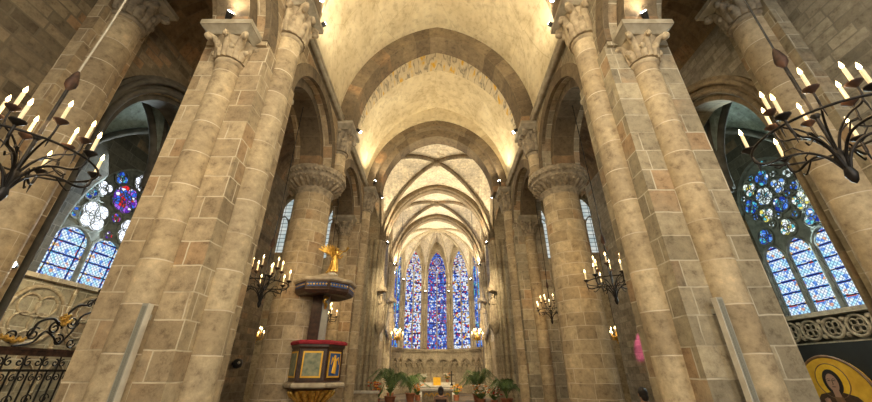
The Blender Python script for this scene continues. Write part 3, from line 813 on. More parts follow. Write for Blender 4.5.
for sx, nm in ((-1, 'left'), (1, 'right')):
    for yc, wh_ in ((5.1, 'near'),):
        root = thing('wall_pier', (sx*6.95, yc, 0), 'half-round shaft with carved capital against the %s outer aisle wall, behind the iron chandelier' % nm, 'pillar', 'aisle wall piers')
        mt = M['ashlar'] if sx < 0 else M['ashlar_grey']
        m = MB(); m.box(sx*6.93, sx*7.25, yc-.45, yc+.5, 0, 9.45); m.build('pilaster', mt, root)
        m = MB(); m.lathe(sx*6.9, yc, [(.42, 0), (.42, .3), (.31, .5), (.30, 8.5)], 24, rref=.3); m.build('shaft', M['shaft'], root)
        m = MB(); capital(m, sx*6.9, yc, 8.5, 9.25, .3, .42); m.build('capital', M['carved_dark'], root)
        m = MB(); abacus(m, sx*6.9, yc, 9.22, 9.45, .52); m.build('abacus', M['abacus'], root)
    m = MB(); ring(m, mY, sx*5.8, 9.42, 1.0, 1.15, 1.25, 1.42, 4.7, 5.5, 20, .2)
    m.build('aisle_arch', M['voussoir'], label='narrow stone arch crossing the aisle vault on the '+nm, cat='arch', group='aisle arches')
# clustered choir piers with statues
for sx, nm in ((-1, 'left'), (1, 'right')):
    for yy, wh_ in ((YC1, 'at the crossing'), (YB, 'nearest the apse')):
        root = thing('choir_pier', (sx*3.9, yy, 0), 'cluster of slender choir shafts %s, %s' % (wh_, nm), 'pillar', 'clustered choir piers')
        m = MB(); m.box(sx*3.72, sx*4.6, yy-.55, yy+.55, 0, 9.3); m.build('core', M['gothic'], root)
        m = MB(); k_ = 0
        for (dx, dy, r) in ((3.6, 0, .16), (3.68, -.3, .11), (3.68, .3, .11), (3.78, -.55, .09), (4.0, -.62, .12), (4.3, -.62, .12), (3.78, .55, .09)):
            m = MB(); m.lathe(sx*dx, yy+dy, [(r*1.5, 0), (r*1.5, .5), (r, .6), (r, 8.95)], 12); m.build('shaft', M['gothic'], root)
            m = MB(); m.lathe(sx*dx, yy+dy, [(r, 8.95), (r*1.2, 9.0), (r*1.1, 9.1), (r*1.7, 9.3), (r*1.7, 9.42)], 12); m.build('capital', M['gothic'], root)
# ---------------------------------------------------------------- side chapel windows
def foil(mb, c, r, lobes, rl, xg, sx, rot=0):
    """multi-lobed glass: one disc per lobe plus a heart"""
    def disc(cc, rr, dx, a0=0):
        n = 14; pts = [(cc[0]+rr*math.cos(2*PI*i/n), cc[1]+rr*math.sin(2*PI*i/n)) for i in range(n)]
        mb.add([(sx*(xg+dx), a, z) for a, z in pts], [tuple(range(n))], [tuple(pts)])
        mb.add([(sx*(xg+dx), a, z) for a, z in pts]+[(sx*(xg+.04), a, z) for a, z in pts], [(i, (i+1) % n, n+(i+1) % n, n+i) for i in range(n)])
    for i in range(lobes):
        a = rot+2*PI*i/lobes; disc((c[0]+r*math.cos(a), c[1]+r*math.sin(a)), rl, -.001*i)
    disc(c, r*.75, -.006)
def ring_x(mb, c, r, th, x, n=18):
    mb.tube([(x, c[0]+r*math.cos(2*PI*i/n), c[1]+r*math.sin(2*PI*i/n)) for i in range(n+1)], th, 6, cap=False, up=(1, 0, 0))
def chapel_window(sx, wc, wh, sill, spr, rise, nl, lsp, lrise, foils):
    wd = window_empty((sx*11.2, wc, sill))
    # stone plate of the tracery head, pierced lancets below
    m = MB(); pitch = 2*wh/nl; lh = pitch/2-.055
    outer = lambda a: spr+rise*P((a-wc)/wh, .35) if abs(a-wc) < wh else spr
    fn = mapX(sx)
    N = 60; ops = [(wc-wh+pitch*(i+.5)) for i in range(nl)]
    for i in range(N):
        a0 = wc-wh+2*wh*i/N; a1 = a0+2*wh/N
        def bot(a):
            for oc_ in ops:
                if abs(a-oc_) < lh: return lsp+lrise*P((a-oc_)/lh, .5)
            return sill
        e = 1e-4; b0, b1 = bot(a0+e), bot(a1-e)
        if abs(b0-b1) > 1.0: b0 = b1 = max(b0, b1) if False else min(b0, b1)
        t0, t1 = outer(a0), outer(a1)
        if min(t0-b0, t1-b1) < .01: continue
        m.prism([(a0, b0), (a1, b1), (a1, t1), (a0, t0)], fn, 11.12, 11.24)
    for i in range(nl+1):
        a = wc-wh+pitch*i; m.tube([(sx*11.1, a, sill), (sx*11.1, a, lsp+.2)], .055, 8)
    for oc_ in ops: m.tube([(sx*11.1, oc_+x, lsp+z) for x, z in curve(lh+.03, lrise+.03, 14, .5)], .04, 6)
    m.tube([(sx*11.08, wc+x, spr+z) for x, z in curve(wh-.02, rise-.02, 30, .35)], .07, 8)
    for (c, r, rl, lobes, mat, rot) in foils:
        ring_x(m, c, r+rl+.015, .03, sx*11.09)
        ring_x(m, c, r*.75, .014, sx*11.075, 12)
        for i in range(lobes):
            a = rot+2*PI*i/lobes; ring_x(m, (c[0]+r*math.cos(a), c[1]+r*math.sin(a)), rl*.97, .015, sx*11.08, 12)
    m.build('tracery', M['tracery'], wd)
    for i, oc_ in enumerate(ops):
        g = MB(); pts = lancet_outline(oc_, lh+.01, sill, lsp, lrise, .5)
        for dx in (11.17, 11.2): g.add([(sx*dx, a, z) for a, z in pts], [tuple(range(len(pts)))], [tuple((a-oc_+.37, z-sill) for a, z in pts)])
        g.build('lancet_glass', M['glass_lancet'], wd, open=True)
    for (c, r, rl, lobes, mat, rot) in foils:
        g = MB(); foil(g, c, r, lobes, rl, 11.1, sx, rot); g.build('foil_glass', M[mat], wd, open=True)
W, Bf, Yf_ = 'glass_foil_white', 'glass_foil_blue', 'glass_foil_yellow'
rc = (10.38, 6.93); fo = [(rc, .17, .15, 6, W, .3)]
for i in range(6):
    a = PI/2*.55+i*PI/3; fo.append(((rc[0]+.60*math.cos(a), rc[1]+.63*math.sin(a)), .14, .135, 4 if i % 2 else 3, (Yf_, Bf, W, Bf, Yf_, Bf)[i], a))
for i in range(6):
    a = PI/2*.55+PI/6+i*PI/3; c_ = (rc[0]+.78*math.cos(a), rc[1]+.80*math.sin(a))
    if abs(c_[0]-10.13) < 1.05: fo.append((c_, .05, .06, 3, (Bf, W)[i % 2], a))
fo += [((9.38, 6.28), .15, .14, 4, Yf_, .4), ((9.36, 6.78), .06, .09, 3, Bf, 0),
       ((10.96, 5.66), .14, .14, 3, Bf, PI/2), ((10.13, 5.70), .14, .14, 3, Yf_, PI/2), ((9.3, 5.70), .14, .14, 3, Bf, PI/2), ((9.72, 5.98), .05, .06, 3, Bf, 0), ((10.55, 5.98), .05, .06, 3, W, 0)]
fo += [((9.35, 7.25), .08, .09, 3, W, .5), ((9.95, 7.98-.02), .05, .06, 3, Bf, 0), ((11.28, 7.0), .03, .05, 3, Bf, 0)]
chapel_window(1, 10.13, 1.27, 3.1, 6.65, 1.55, 3, 4.80, .55, fo)
G1, G2, G3 = 'glass_bright', 'glass_violet', 'glass_foil_blue'
fo = [((10.2, 6.12), .26, .24, 4, G1, PI/4), ((11.65, 6.1), .26, .24, 4, G1, PI/4), ((12.6, 6.05), .13, .15, 4, G1, 0), ((9.75, 6.75), .1, .12, 3, G3, .4), ((10.12, 7.1), .13, .14, 3, G1, .4), ((10.95, 7.1), .30, .22, 6, G2, 0),
      ((11.65, 6.85), .1, .11, 4, G3, 0), ((10.5, 7.7), .12, .13, 3, G3, 0), ((11.3, 7.95), .18, .16, 4, G1, 0), ((12.2, 7.1), .18, .16, 4, G1, 0), ((10.92, 6.35), .08, .1, 3, G2, 0), ((11.85, 7.6), .1, .12, 3, G3, 0), ((10.92, 5.72), .07, .08, 3, G2, 0), ((9.62, 6.0), .08, .09, 3, G3, 0), ((12.1, 5.75), .08, .08, 3, G3, 0)]
chapel_window(-1, 11.1, 1.78, 4.02, 5.3, 3.05, 3, 5.15, .45, fo)
# blind tracery below the chapel windows
m = MB(); fn = mapX(1)
m.box(10.72, 11.02, 8.2, 13.2, 3.0, 3.12); m.box(10.8, 11.02, 8.2, 13.2, 2.22, 2.34)
for i in range(7):
    c_ = 8.75+i*.62; ring_x(m, (c_, 2.68), .26, .04, 10.86)
    for q in range(4): a = PI/4+q*PI/2; ring_x(m, (c_+.11*math.cos(a), 2.68+.11*math.sin(a)), .085, .025, 10.88, 10)
    for s in (-1, 1): m.ball((10.88, c_+.31, 2.68+s*.2), .07)
m.build('trim_6', M['carved_dark'], kind='structure')
m = MB()
m.box(-10.8, -11.02, 8.6, 13.4, 3.88, 4.0)
for i in range(3):
    c_ = 9.75+i*1.65; ring_x(m, (c_, 3.0), .74, .06, -10.95, 28)
    for q in range(4): a = PI/4+q*PI/2; ring_x(m, (c_+.33*math.cos(a), 3.0+.33*math.sin(a)), .27, .035, -10.96, 18)
    m.tube([(-10.95, c_-.82, .4), (-10.95, c_-.82, 3.9)], .06, 8)
    for s in (-1, 1): ring(m, mapX(-1), c_+s*.41, 1.3, .28, .5, .36, .6, 10.9, 11.0, 12, .6)
m.build('trim_7', M['ashlar'], kind='structure')
m = MB(); m.box(-10.98, -11.05, 8.4, 13.4, 0, 3.9); m.build('trim_8', M['ashlar_grey'], kind='structure')

# ---------------------------------------------------------------- floodlights on the ledges
def floodlight(loc, aim, power, label, col=(1, .83, .55), lens='lens', r=.05, spot=150, group='floodlights on the capitals', lsize=.12):
    root = thing('floodlight', loc, label, 'spotlight', group)
    L = Vector(loc); d = (Vector(aim)-L).normalized()
    m = MB(); m.tube([L, L+d*.02, L+d*.16, L+d*.18], [r*.7, r, r*1.25, r*1.25], 12); m.build('housing', M['black'], root)
    m = MB(); c = L+d*.185; m.tube([c-d*.01, c+d*.012], [r*1.1, r*1.0], 12); m.build('lens', M[lens], root)
    m = MB(); m.tube([L, L-Vector((0, 0, .1))], .015, 6); m.build('bracket', M['black'], root)
    lamp('SPOT', tuple(L+d*.24), power, col, lsize, tuple(L+d*3), root, spot)
    return root
for sx, nm in ((-1, 'left'), (1, 'right')):
    floodlight((sx*2.98, 5.85, 9.45), (0, 7.5, 15), 370, 'small bright floodlight on the high nave capital of the near pier, '+nm)
    floodlight((sx*4.1, 4.45, 7.74), (sx*1.0, 1.0, 12), 60, 'floodlight on the arcade capital of the near pier, '+nm)
    floodlight((sx*2.95, 14.0, 9.42), (0, 11.5, 15), 330, 'floodlight at the foot of the chancel arch, '+nm)
    floodlight((sx*3.35, 21.75, 9.2), (0, 18.5, 14), 850, 'floodlight lighting the crossing vault, '+nm, (1, .84, .58))
    floodlight((sx*3.5, 26.9, 9.2), (0, 26.0, 14), 600, 'floodlight lighting the choir vault, '+nm, (1, .84, .58))
    floodlight((sx*3.66, 28.4, 8.9), (0, 31, 14), 650, 'floodlight lighting the apse vault, '+nm, (1, .86, .62))
    # floods aimed down the nave and choir
    floodlight((sx*2.95, 1.1, 9.3), (sx*-1.5, 7.5, 4.5), 300, 'floodlight behind the viewer washing the piers, '+nm)
    floodlight((sx*2.76, 15.0, 9.42), (sx*-.8, 30, 2.2), 5200, 'floodlight on the chancel arch facing the altar, '+nm, spot=52)
    floodlight((sx*2.76, 5.0, 9.36), (sx*-3.6, 5.4, 3.0), 450, 'floodlight on the near nave capital aimed across the nave, '+nm, spot=95)
    floodlight((sx*2.87, 9.9, 9.40), (sx*-3.8, 11.5, 3.0), 320, 'floodlight on the capital above the round column, '+nm, spot=95)
    floodlight((sx*4.65, 5.6, 8.8), (sx*6.5, 9, 6), 60, 'small floodlight in the aisle, '+nm, (1, .72, .4))
    floodlight((sx*9.0, 15.345, 9.0), (sx*7.0, 21, 3), 300, 'floodlight in the transept, '+nm)

# ---------------------------------------------------------------- chandeliers
def chandelier(loc, top, label, group, rot=.3, cable='cable', s=1.0, glow=28):
    x, y, z = loc
    root = thing('chandelier', loc, label, 'chandelier', group)
    V = lambda r, a, h: (x+s*r*math.cos(a), y+s*r*math.sin(a), z+s*h)
    m = MB()
    m.tube([(x, y, z+.02*s), (x, y, z+1.45*s)], .018*s, 8)
    m.lathe(x, y, [(.004, z-.08*s), (.03*s, z-.05*s), (.05*s, z+.02*s), (.03*s, z+.1*s), (.055*s, z+.2*s), (.03*s, z+.3*s), (.02*s, z+.32*s)], 10)
    m.lathe(x, y, [(.02*s, z+.7*s), (.045*s, z+.74*s), (.02*s, z+.78*s)], 8)
    m.build('stem', M['iron'], root)
    m = MB(); m.lathe(x, y, [(.01, z+1.42*s), (.02*s, z+1.46*s), (.055*s, z+1.52*s), (.06*s, z+1.58*s), (.035*s, z+1.70*s), (.012, z+1.76*s)], 12)
    m.build('finial', M['rust_iron'], root)
    m = MB(); m.tube([(x, y, z+1.72*s), (x+.02, y, z+2.6*s), (x, y, top)], .011, 6); m.build('cable', M[cable], root)
    m = MB(); m.tube([V(.6, 2*PI*k/48, .50) for k in range(49)], .013*s, 6, cap=False)
    m.build('hoop', M['iron'], root)
    for tier, (R, h, a0, r) in enumerate(((.60, .58, rot, .017), (.36, .86, rot+PI/6, .014))):
        for i in range(6):
            a = a0+i*PI/3
            m = MB()
            if tier == 0:
                pth = [V(.02, a, .08), V(.08, a, .24), V(.2, a, .36), (V(.36, a, .38)), V(.5, a, .36), V(.585, a, .40), V(.6, a, .50), V(.6, a, h-.03)]
                m.tube(smooth_path(pth, 3), r*s*.85, 6)
                m.tube([V(.30, a, .38), V(.38, a, .31), V(.44, a, .27), V(.47, a, .30)], .009*s, 5)
                m.tube([V(.585, a, .44), V(.58, a, .36), V(.585, a, .27)], [.012*s, .01*s, .003*s], 5)
                m.tube([V(.2, a, .36), V(.27, a, .46), V(.35, a, .44), V(.36, a, .38)], .008*s, 5)
            else:
                pth = [V(.02, a, .28), V(.10, a, .48), V(.22, a, .60), V(.32, a, .64), V(.36, a, .72), V(.36, a, h-.03)]
                m.tube(smooth_path(pth, 3), r*s*.8, 6)
                m.tube([V(.345, a, .68), V(.35, a, .6), V(.35, a, .52)], [.011*s, .009*s, .003*s], 5)
            m.build('arm', M['iron'], root)
            cx_, cy_, cz_ = V(R, a, h)
            m = MB(); m.lathe(cx_, cy_, [(.012*s, cz_-.05*s), (.03*s, cz_-.03*s), (.065*s, cz_), (.07*s, cz_+.012*s), (.025*s, cz_+.006*s), (.025*s, cz_+.03*s)], 12)
            m.build('drip_pan', M['rust_iron'] if tier else M['iron'], root)
            m = MB(); m.lathe(cx_, cy_, [(.017*s, cz_+.01*s), (.017*s, cz_+.20*s), (.01*s, cz_+.21*s)], 10)
            cd = m.build('candle', M['wax'], root)
            m = MB(); m.lathe(cx_, cy_, [(.002, cz_+.205*s), (.017*s, cz_+.23*s), (.015*s, cz_+.255*s), (.002, cz_+.30*s)], 8)
            m.build('flame', M['flame'], cd)
    lamp('POINT', (x, y, z+1.0*s), glow, (1, .66, .32), .35*s, parent=root)
    return root
gr = 'iron chandeliers with candles'
chandelier((-4.0, 2.80, 3.05), 8.9, 'large black iron candle chandelier hanging on a pale cable, left edge', gr, .15, s=.88)
chandelier((4.03, 2.88, 3.30), 8.9, 'large black iron candle chandelier hanging on a dark rope, right edge', gr, .3, 'black')
chandelier((-4.02, 8.0, 2.96), 8.8, 'iron candle chandelier between the near left pier and the pulpit column', gr, .1, 'iron', .92)
chandelier((4.05, 7.95, 3.02), 8.8, 'iron candle chandelier between the near right pier and the round column', gr, .5, 'iron', .92)
chandelier((-4.05, 12.7, 2.9), 8.8, 'iron candle chandelier seen behind the pulpit stair post', gr, .4, 'iron', .8)
chandelier((4.03, 12.65, 3.15), 8.8, 'iron candle chandelier just left of the right round column', gr, .2, 'iron', .8)

def gilt_lamp(loc, top, label, s=1.0):
    x, y, z = loc
    root = thing('sanctuary_lamp', loc, label, 'lamp', 'small gilt hanging candle lamps')
    m = MB(); m.lathe(x, y, [(.01, z-.22*s), (.06*s, z-.16*s), (.03*s, z-.1*s), (.15*s, z), (.2*s, z+.09*s), (.19*s, z+.12*s), (.07*s, z+.1*s), (.03*s, z+.4*s), (.06*s, z+.46*s), (.01, z+.5*s)], 16)
    m.build('bowl', M['gold'], root)
    m = MB(); m.tube([(x, y, z+.45*s), (x, y, top)], .015, 5); m.build('chain', M['iron'], root)
    for i in range(8):
        a = i*PI/4+.2; R = .3*s if i % 2 == 0 else .2*s
        hx, hy = x+R*math.cos(a), y+R*math.sin(a); hz = z+(.14 if i % 2 == 0 else .3)*s
        m = MB(); m.tube([(x+.1*s*math.cos(a), y+.1*s*math.sin(a), z+.02), (x+.22*s*math.cos(a), y+.22*s*math.sin(a), z-.04*s), (hx, hy, z+.04*s), (hx, hy, hz)], .02*s, 6)
        m.lathe(hx, hy, [(.02*s, hz-.02*s), (.05*s, hz), (.02*s, hz+.01)], 8); m.build('branch', M['gold'], root)
        m = MB(); m.lathe(hx, hy, [(.022*s, hz), (.02*s, hz+.12*s)], 8); cd = m.build('candle', M['wax'], root)
        m = MB(); m.lathe(hx, hy, [(.004, hz+.12*s), (.035*s, hz+.16*s), (.004, hz+.24*s)], 8); m.build('flame', M['flame'], cd)
    lamp('POINT', (x, y, z+.35*s), 10, (1, .66, .3), .2, parent=root)
gilt_lamp((-8.35, 17, 2.95), 13.2, 'small gilt hanging lamp with lit candles left of the pulpit column', 1.0)
gilt_lamp((8.32, 17, 2.95), 13.2, 'small gilt hanging lamp with lit candles right of the round column', 1.0)
gilt_lamp((-2.77, 25.6, 3.62), 13.5, 'gilt hanging lamp in front of the left apse windows', 1.3)
gilt_lamp((2.81, 25.6, 3.62), 13.5, 'gilt hanging lamp in front of the right apse windows', 1.3)

# ---------------------------------------------------------------- column loudspeakers and small fittings
def column_speaker(sx, x, y, z0, z1, label):
    root = thing('column_loudspeaker', (sx*x, y, z0), label, 'loudspeaker', 'column loudspeakers')
    m = MB(); m.box(sx*(x-.04), sx*(x+.04), y-.045, y+.04, z0, z1); m.build('cabinet', M['speaker'], root)
    m = MB(); m.box(sx*(x-.024), sx*(x+.024), y-.052, y-.045, z0+.03, z1-.03); m.build('grille', M['speaker_grille'], root)
    m = MB(); m.box(sx*(x-.05), sx*(x-.042), y-.05, y+.04, z0, z1); m.build('edge_trim', M['marble'], root)
    for zz in (z0+.25, z1-.14):
        m = MB(); m.box(sx*(x-.02), sx*(x+.02), y+.05, 4.84, zz-.05, zz+.02); m.tube([(sx*(x+.03), y+.06, zz+.04), (sx*(x+.09), y+.1, zz+.02), (sx*(x+.1), 4.83, zz-.02)], .012, 6)
        m.build('wall_bracket', M['speaker'], root)
column_speaker(-1, 3.80, 4.66, .75, 2.40, 'slim pale column loudspeaker on the near left pier')
column_speaker(1, 3.71, 4.66, .75, 2.48, 'slim pale column loudspeaker on the near right pier')
floodlight((-6.96, 5.05+.5, 3.15), (-4.5, 2.5, 3.2), 40, 'very bright starry floodlight low on the left aisle wall pier', (1, .85, .6), 'lens', .05, 140, 'floodlights low on the walls')
for s, nm in ((-1, 'left'), (1, 'right')):
    floodlight((s*1.16, 34.0, 8.5), (s*.6, 32.0, 13), 60, 'tiny bright lamp beside the central apse window, '+nm, (1, .9, .7), 'lens_small', .07, 140, 'tiny lamps among the apse windows')
    floodlight((s*3.25, 32.3, 9.3), (s*1, 31.0, 13), 90, 'tiny bright lamp over the outer apse window, '+nm, (1, .9, .7), 'lens_small', .07, 140, 'tiny lamps among the apse windows')
root = thing('wall_loudspeaker', (-7.1, 13.4, 1.85), 'small black loudspeaker fixed to the aisle wall left of the round column', 'loudspeaker')
m = MB(); m.lathe(-7.02, 13.4, [(.02, 1.7), (.13, 1.74), (.16, 1.85), (.13, 1.98), (.02, 2.02)], 14); m.build('housing', M['black'], root)
m = MB(); m.box(-7.22, -7.0, 13.36, 13.44, 1.81, 1.89); m.build('bracket', M['iron'], root)
m = MB(); m.ball((-6.93, 13.29, 1.88), .05); m.build('dome', M['speaker'], root)
floodlight((-8.35, 6.6, 4.6), (-10.8, 10.3, 2.6), 520, 'floodlight inside the left chapel aimed at its window wall', (1, .88, .62), 'lens_small', .05, 110, 'chapel floodlights', .08)
floodlight((4.66, 10.15, 4.5), (7.2, 13.05, 2.45), 1700, 'added pink spot standing in for stained-glass sunlight on the right aisle wall', (1, .12, .40), 'lens_small', .03, 12, 'added coloured light', .02)  # added fixture; its pink patch stands in for sun through stained glass
floodlight((8.35, 6.6, 4.6), (10.8, 10.3, 1.8), 330, 'added floodlight inside the right chapel brightening the golden icon', (1, .9, .72), 'lens_small', .05, 100, 'chapel floodlights', .08)  # added lamp, brightens the icon and the lower chapel wall
# dark doorway in the aisle wall
m = MB()
m.box(-7.12, -7.22, 11.25, 12.45, 0, 2.25); dr = m.build('door_1', M['dark_wood'], kind='structure')
m = MB(); m.box(-7.04, -7.22, 11.05, 12.65, 2.25, 2.45)
for a in (11.12, 12.58): m.box(-7.06, -7.22, a-.09, a+.09, 0, 2.25)
m.build('door_frame', M['abacus'], dr)
m = MB(); m.ball((-7.08, 11.4, 1.05), .04); m.build('door_handle', M['iron'], dr)
m = MB(); pts = lancet_outline(11.85, .28, 2.65, 3.3, .4); m.add([(-7.17, a, z) for a, z in pts]+[(-7.21, a, z) for a, z in pts], [tuple(range(len(pts)))]+[(i, (i+1) % len(pts), len(pts)+(i+1) % len(pts), len(pts)+i) for i in range(len(pts))])
m.build('trim_9', M['black_panel'], kind='structure')

# ---------------------------------------------------------------- pulpit on the left column
PX, PY = -3.06, 9.62
root = thing('pulpit', (PX, PY, .95), 'carved dark wooden pulpit with gilt corbel and red cushion on the left round column', 'pulpit')
def octa(mb, cx, cy, prof, rot=PI/8, N=8):
    n = len(prof); vs = []; fs = []
    for i in range(N):
        a = rot+i*2*PI/N
        for r, z in prof: vs.append((cx+r*math.cos(a), cy+r*math.sin(a), z))
    for i in range(N):
        k = (i+1) % N
        for j in range(n-1): fs.append((i*n+j, k*n+j, k*n+j+1, i*n+j+1))
    mb.add(vs, fs)
    for j in (0, n-1): mb.add([vs[i*n+j] for i in range(N)], [tuple(range(N))])
RB = .66; HR = math.radians(-82)+PI/6
m = MB(); octa(m, PX, PY, [(.50, 1.20), (RB-.02, 1.26), (RB+.05, 1.30), (RB+.05, 1.36), (RB-.03, 1.4), (RB-.03, 2.10), (RB+.02, 2.15), (RB+.02, 2.2)], HR, 6); m.build('body', M['dark_wood'], root)
m = MB(); octa(m, PX, PY, [(RB+.07, 1.26), (RB+.10, 1.29), (RB+.10, 1.33), (RB+.06, 1.37)], HR, 6); m.build('base_moulding', M['canopy_top'], root)
m = MB(); octa(m, PX, PY, [(RB+.0, 2.2), (RB+.06, 2.21), (RB+.07, 2.26), (RB+.02, 2.30), (.3, 2.30)], HR, 6); m.build('cushion_rail', M['velvet'], root)
m = MB(); octa(m, PX, PY, [(.05, .5), (.12, .62), (.22, .8), (.32, .98), (.46, 1.13), (.50, 1.21)], HR, 6)
for i in range(16):
    a = i*PI/8; m.tube([(PX+r*math.cos(a), PY+r*math.sin(a), z) for r, z in ((.1, .66), (.24, .84), (.36, 1.0), (.50, 1.12), (.55, 1.18))], [.02, .04, .05, .055, .03], 6)
m.build('corbel', M['gold'], root)
ap = (RB-.03)*math.cos(PI/6)
for i in range(6):
    a = HR-PI/6+i*PI/3; Mx = Matrix.Translation((PX, PY, 0)) @ Matrix.Rotation(a-PI/2, 4, 'Z')
    if i in (3, 4): continue
    m = MB(); m.M = Mx; m.box(-.23, .23, ap-.005, ap+.022, 1.47, 2.05); pn = m.build('panel_frame', M['gold_flat'], root)
    m = MB(); m.M = Mx; m.box(-.195, .195, ap+.02, ap+.03, 1.51, 2.01); m.build('painted_panel', M['landscape'] if i in (0, 5) else M['blue'], pn)
    if i not in (0, 5):
        m = MB(); m.M = Mx
        m.ball((.02, ap+.035, 1.93), .045, 1, .3, 1)
        m.tube([(.02, ap+.035, 1.9), (.0, ap+.035, 1.76), (.03, ap+.035, 1.56)], [.04, .07, .08], 8, .4)
        for q in (-1, 1): m.tube([(.01, ap+.035, 1.82), (q*.11, ap+.035, 1.9), (q*.15, ap+.035, 1.76)], [.02, .04, .012], 6, .5)
        m.build('painted_figure', M['gold_flat'], pn)
    for q in (-1, 1):
        m = MB(); m.M = Mx; m.box(q*.275-.018, q*.275+.018, ap-.01, ap+.02, 1.42, 2.09); m.build('pilaster', M['dark_wood'], root)
m = MB(); m.box(PX-.34, PX-.06, PY+.02, PY+.10, 2.3, 3.55); m.build('back_board', M['dark_wood'], root)
m = MB(); m.box(PX-.02, PX+.14, PY-.06, PY+.02, 2.3, 3.45); m.box(PX+.02, PX+.1, PY-.08, PY-.06, 2.4, 3.35); m.build('post', M['speaker'], root)
m = MB(); m.tube([(PX+.06, PY-.08, 3.12), (PX+.1, PY-.16, 3.2), (PX+.03, PY-.2, 3.3), (PX+.12, PY-.2, 3.38), (PX+.02, PY-.14, 3.42)], [.03, .05, .04, .05, .03], 7); m.build('gilt_scroll', M['gold'], root)
CR = .80
root = thing('pulpit_canopy', (PX-.02, PY-.0, 3.42), 'octagonal sounding board with blue and gilt frieze over the pulpit', 'canopy')
cx_, cy_ = PX-.03, PY+.0
m = MB(); octa(m, cx_, cy_, [(.2, 3.50), (CR-.14, 3.42), (CR-.08, 3.44), (CR-.02, 3.50), (CR-.02, 3.54)]); m.build('underside', M['dark_wood'], root)
m = MB(); octa(m, cx_, cy_, [(CR-.04, 3.54), (CR-.02, 3.55), (CR-.01, 3.72), (CR, 3.73)]); fz = m.build('frieze', M['dark_wood'], root)
for i in range(8):
    Mx = Matrix.Translation((cx_, cy_, 0)) @ Matrix.Rotation(i*PI/4-PI/2, 4, 'Z'); a2 = (CR-.02)*math.cos(PI/8)
    m = MB(); m.M = Mx; m.box(-.25, .25, a2-.01, a2+.012, 3.58, 3.68); m.build('blue_inlay', M['blue'], fz)
    m = MB(); m.M = Mx
    for q in range(-3, 4): m.ball((q*.08, a2+.014, 3.63), .028, 1, .4, 1, 6, 4)
    m.build('gilt_ornament', M['gold'], fz)
m = MB(); octa(m, cx_, cy_, [(CR+.0, 3.72), (CR+.05, 3.75), (CR+.06, 3.80), (CR+.0, 3.83), (CR-.1, 3.84), (.45, 3.93), (.25, 4.02), (.1, 4.06)]); m.build('roof', M['canopy_top'], root)

def skin(name, verts, edges, radii, mat, parent, sub=2, label=None):
    """continuous tapering body grown from a skeleton; verts in world coords"""
    b = base_of(parent)
    me = bpy.data.meshes.new(name); bm = bmesh.new(); lay = bm.verts.layers.skin.verify()
    vv = []
    for i, (p, r) in enumerate(zip(verts, radii)):
        q = bm.verts.new(Vector(p)-b); vv.append(q)
        q[lay].radius = (r, r) if not isinstance(r, tuple) else r; q[lay].use_root = (i == 0)
    for a, c in edges: bm.edges.new((vv[a], vv[c]))
    bm.to_mesh(me); bm.free()
    me.materials.append(mat)
    o = bpy.data.objects.new(name, me); C.objects.link(o); o.parent = parent; BASE[o.name] = b
    sk = o.modifiers.new('skin', 'SKIN'); sk.use_smooth_shade = True; sk.branch_smoothing = .5
    sd = o.modifiers.new('sub', 'SUBSURF'); sd.levels = sub; sd.render_levels = sub
    return o
# gilt angel blowing a trumpet
ax, ay, az = PX+.10, PY-.02, 4.02
root = thing('angel_statue', (ax, ay, az), 'gilded winged angel with trumpet standing on the pulpit canopy', 'statue')
def A(x, y, z): return (ax+x, ay+y, az+z)
skin('body', [A(0, 0, .42), A(.02, 0, .52), A(.03, 0, .60), A(.045, 0, .66), A(.05, -.01, .74), A(.08, -.05, .58), A(.17, -.10, .56), A(.24, -.1, .66), A(.09, .06, .57), A(.18, .02, .5), A(.26, -.04, .58),
     A(-.02, .02, .3), A(.04, .02, .16), A(.03, .02, .04), A(.1, .0, .02), A(.06, -.05, .30), A(.0, -.07, .18), A(-.12, -.07, .10), A(-.16, -.07, .06)],
     [(0,1),(1,2),(2,3),(3,4),(2,5),(5,6),(6,7),(2,8),(8,9),(9,10),(0,11),(11,12),(12,13),(13,14),(0,15),(15,16),(16,17),(17,18)],
     [.075, .075, .07, .03, .052, .032, .026, .02, .032, .026, .02, .06, .042, .03, .022, .06, .04, .025, .02], M['gold'], root)
m = MB(); m.lathe(ax+.02, ay, [(.13, az+.10), (.125, az+.16), (.10, az+.28), (.08, az+.42), (.085, az+.5), (.06, az+.6)], 14)
for i in range(8): a = i*PI/4; m.tube([A(.02+.07*math.cos(a), .07*math.sin(a), .5), A(.02+.1*math.cos(a), .1*math.sin(a), .28), A(.0+.14*math.cos(a), .14*math.sin(a), .09)], [.015, .025, .03], 6)
m.build('robe', M['gold'], root)
m = MB(); m.ball(A(.045, 0, .765), .062, 1, 1, .9); m.build('hair', M['gold'], root)
m = MB(); m.tube([A(.1, -.04, .73), A(.26, -.07, .68), A(.34, -.08, .70), A(.40, -.09, .80)], [.012, .014, .018, .04], 8); m.build('trumpet', M['gold'], root)
for s in (-1, 1):
    m = MB()
    for i in range(7):
        t = i/6; L = .44-.10*t
        ang = math.radians(128-14*i) if s > 0 else math.radians(152-13*i)
        p0 = (-.03-.03*t, s*.05, .56-.05*t); y1_ = s*(.10 if s > 0 else .14)
        pth = [A(*p0), A(p0[0]+L*.5*math.cos(ang)-.03, p0[1]+y1_*.6, p0[2]+L*.55*math.sin(ang)), A(p0[0]+L*math.cos(ang), p0[1]+y1_, p0[2]+L*math.sin(ang)-.03)]
        m.tube(pth, [.03, .05, .014], 6, .4)
    m.build('wing', M['gold'], root)
m = MB(); m.lathe(ax, ay, [(.16, az), (.16, az+.03), (.1, az+.07), (.07, az+.1), (.02, az+.12)], 14); m.build('base', M['marble'], root)

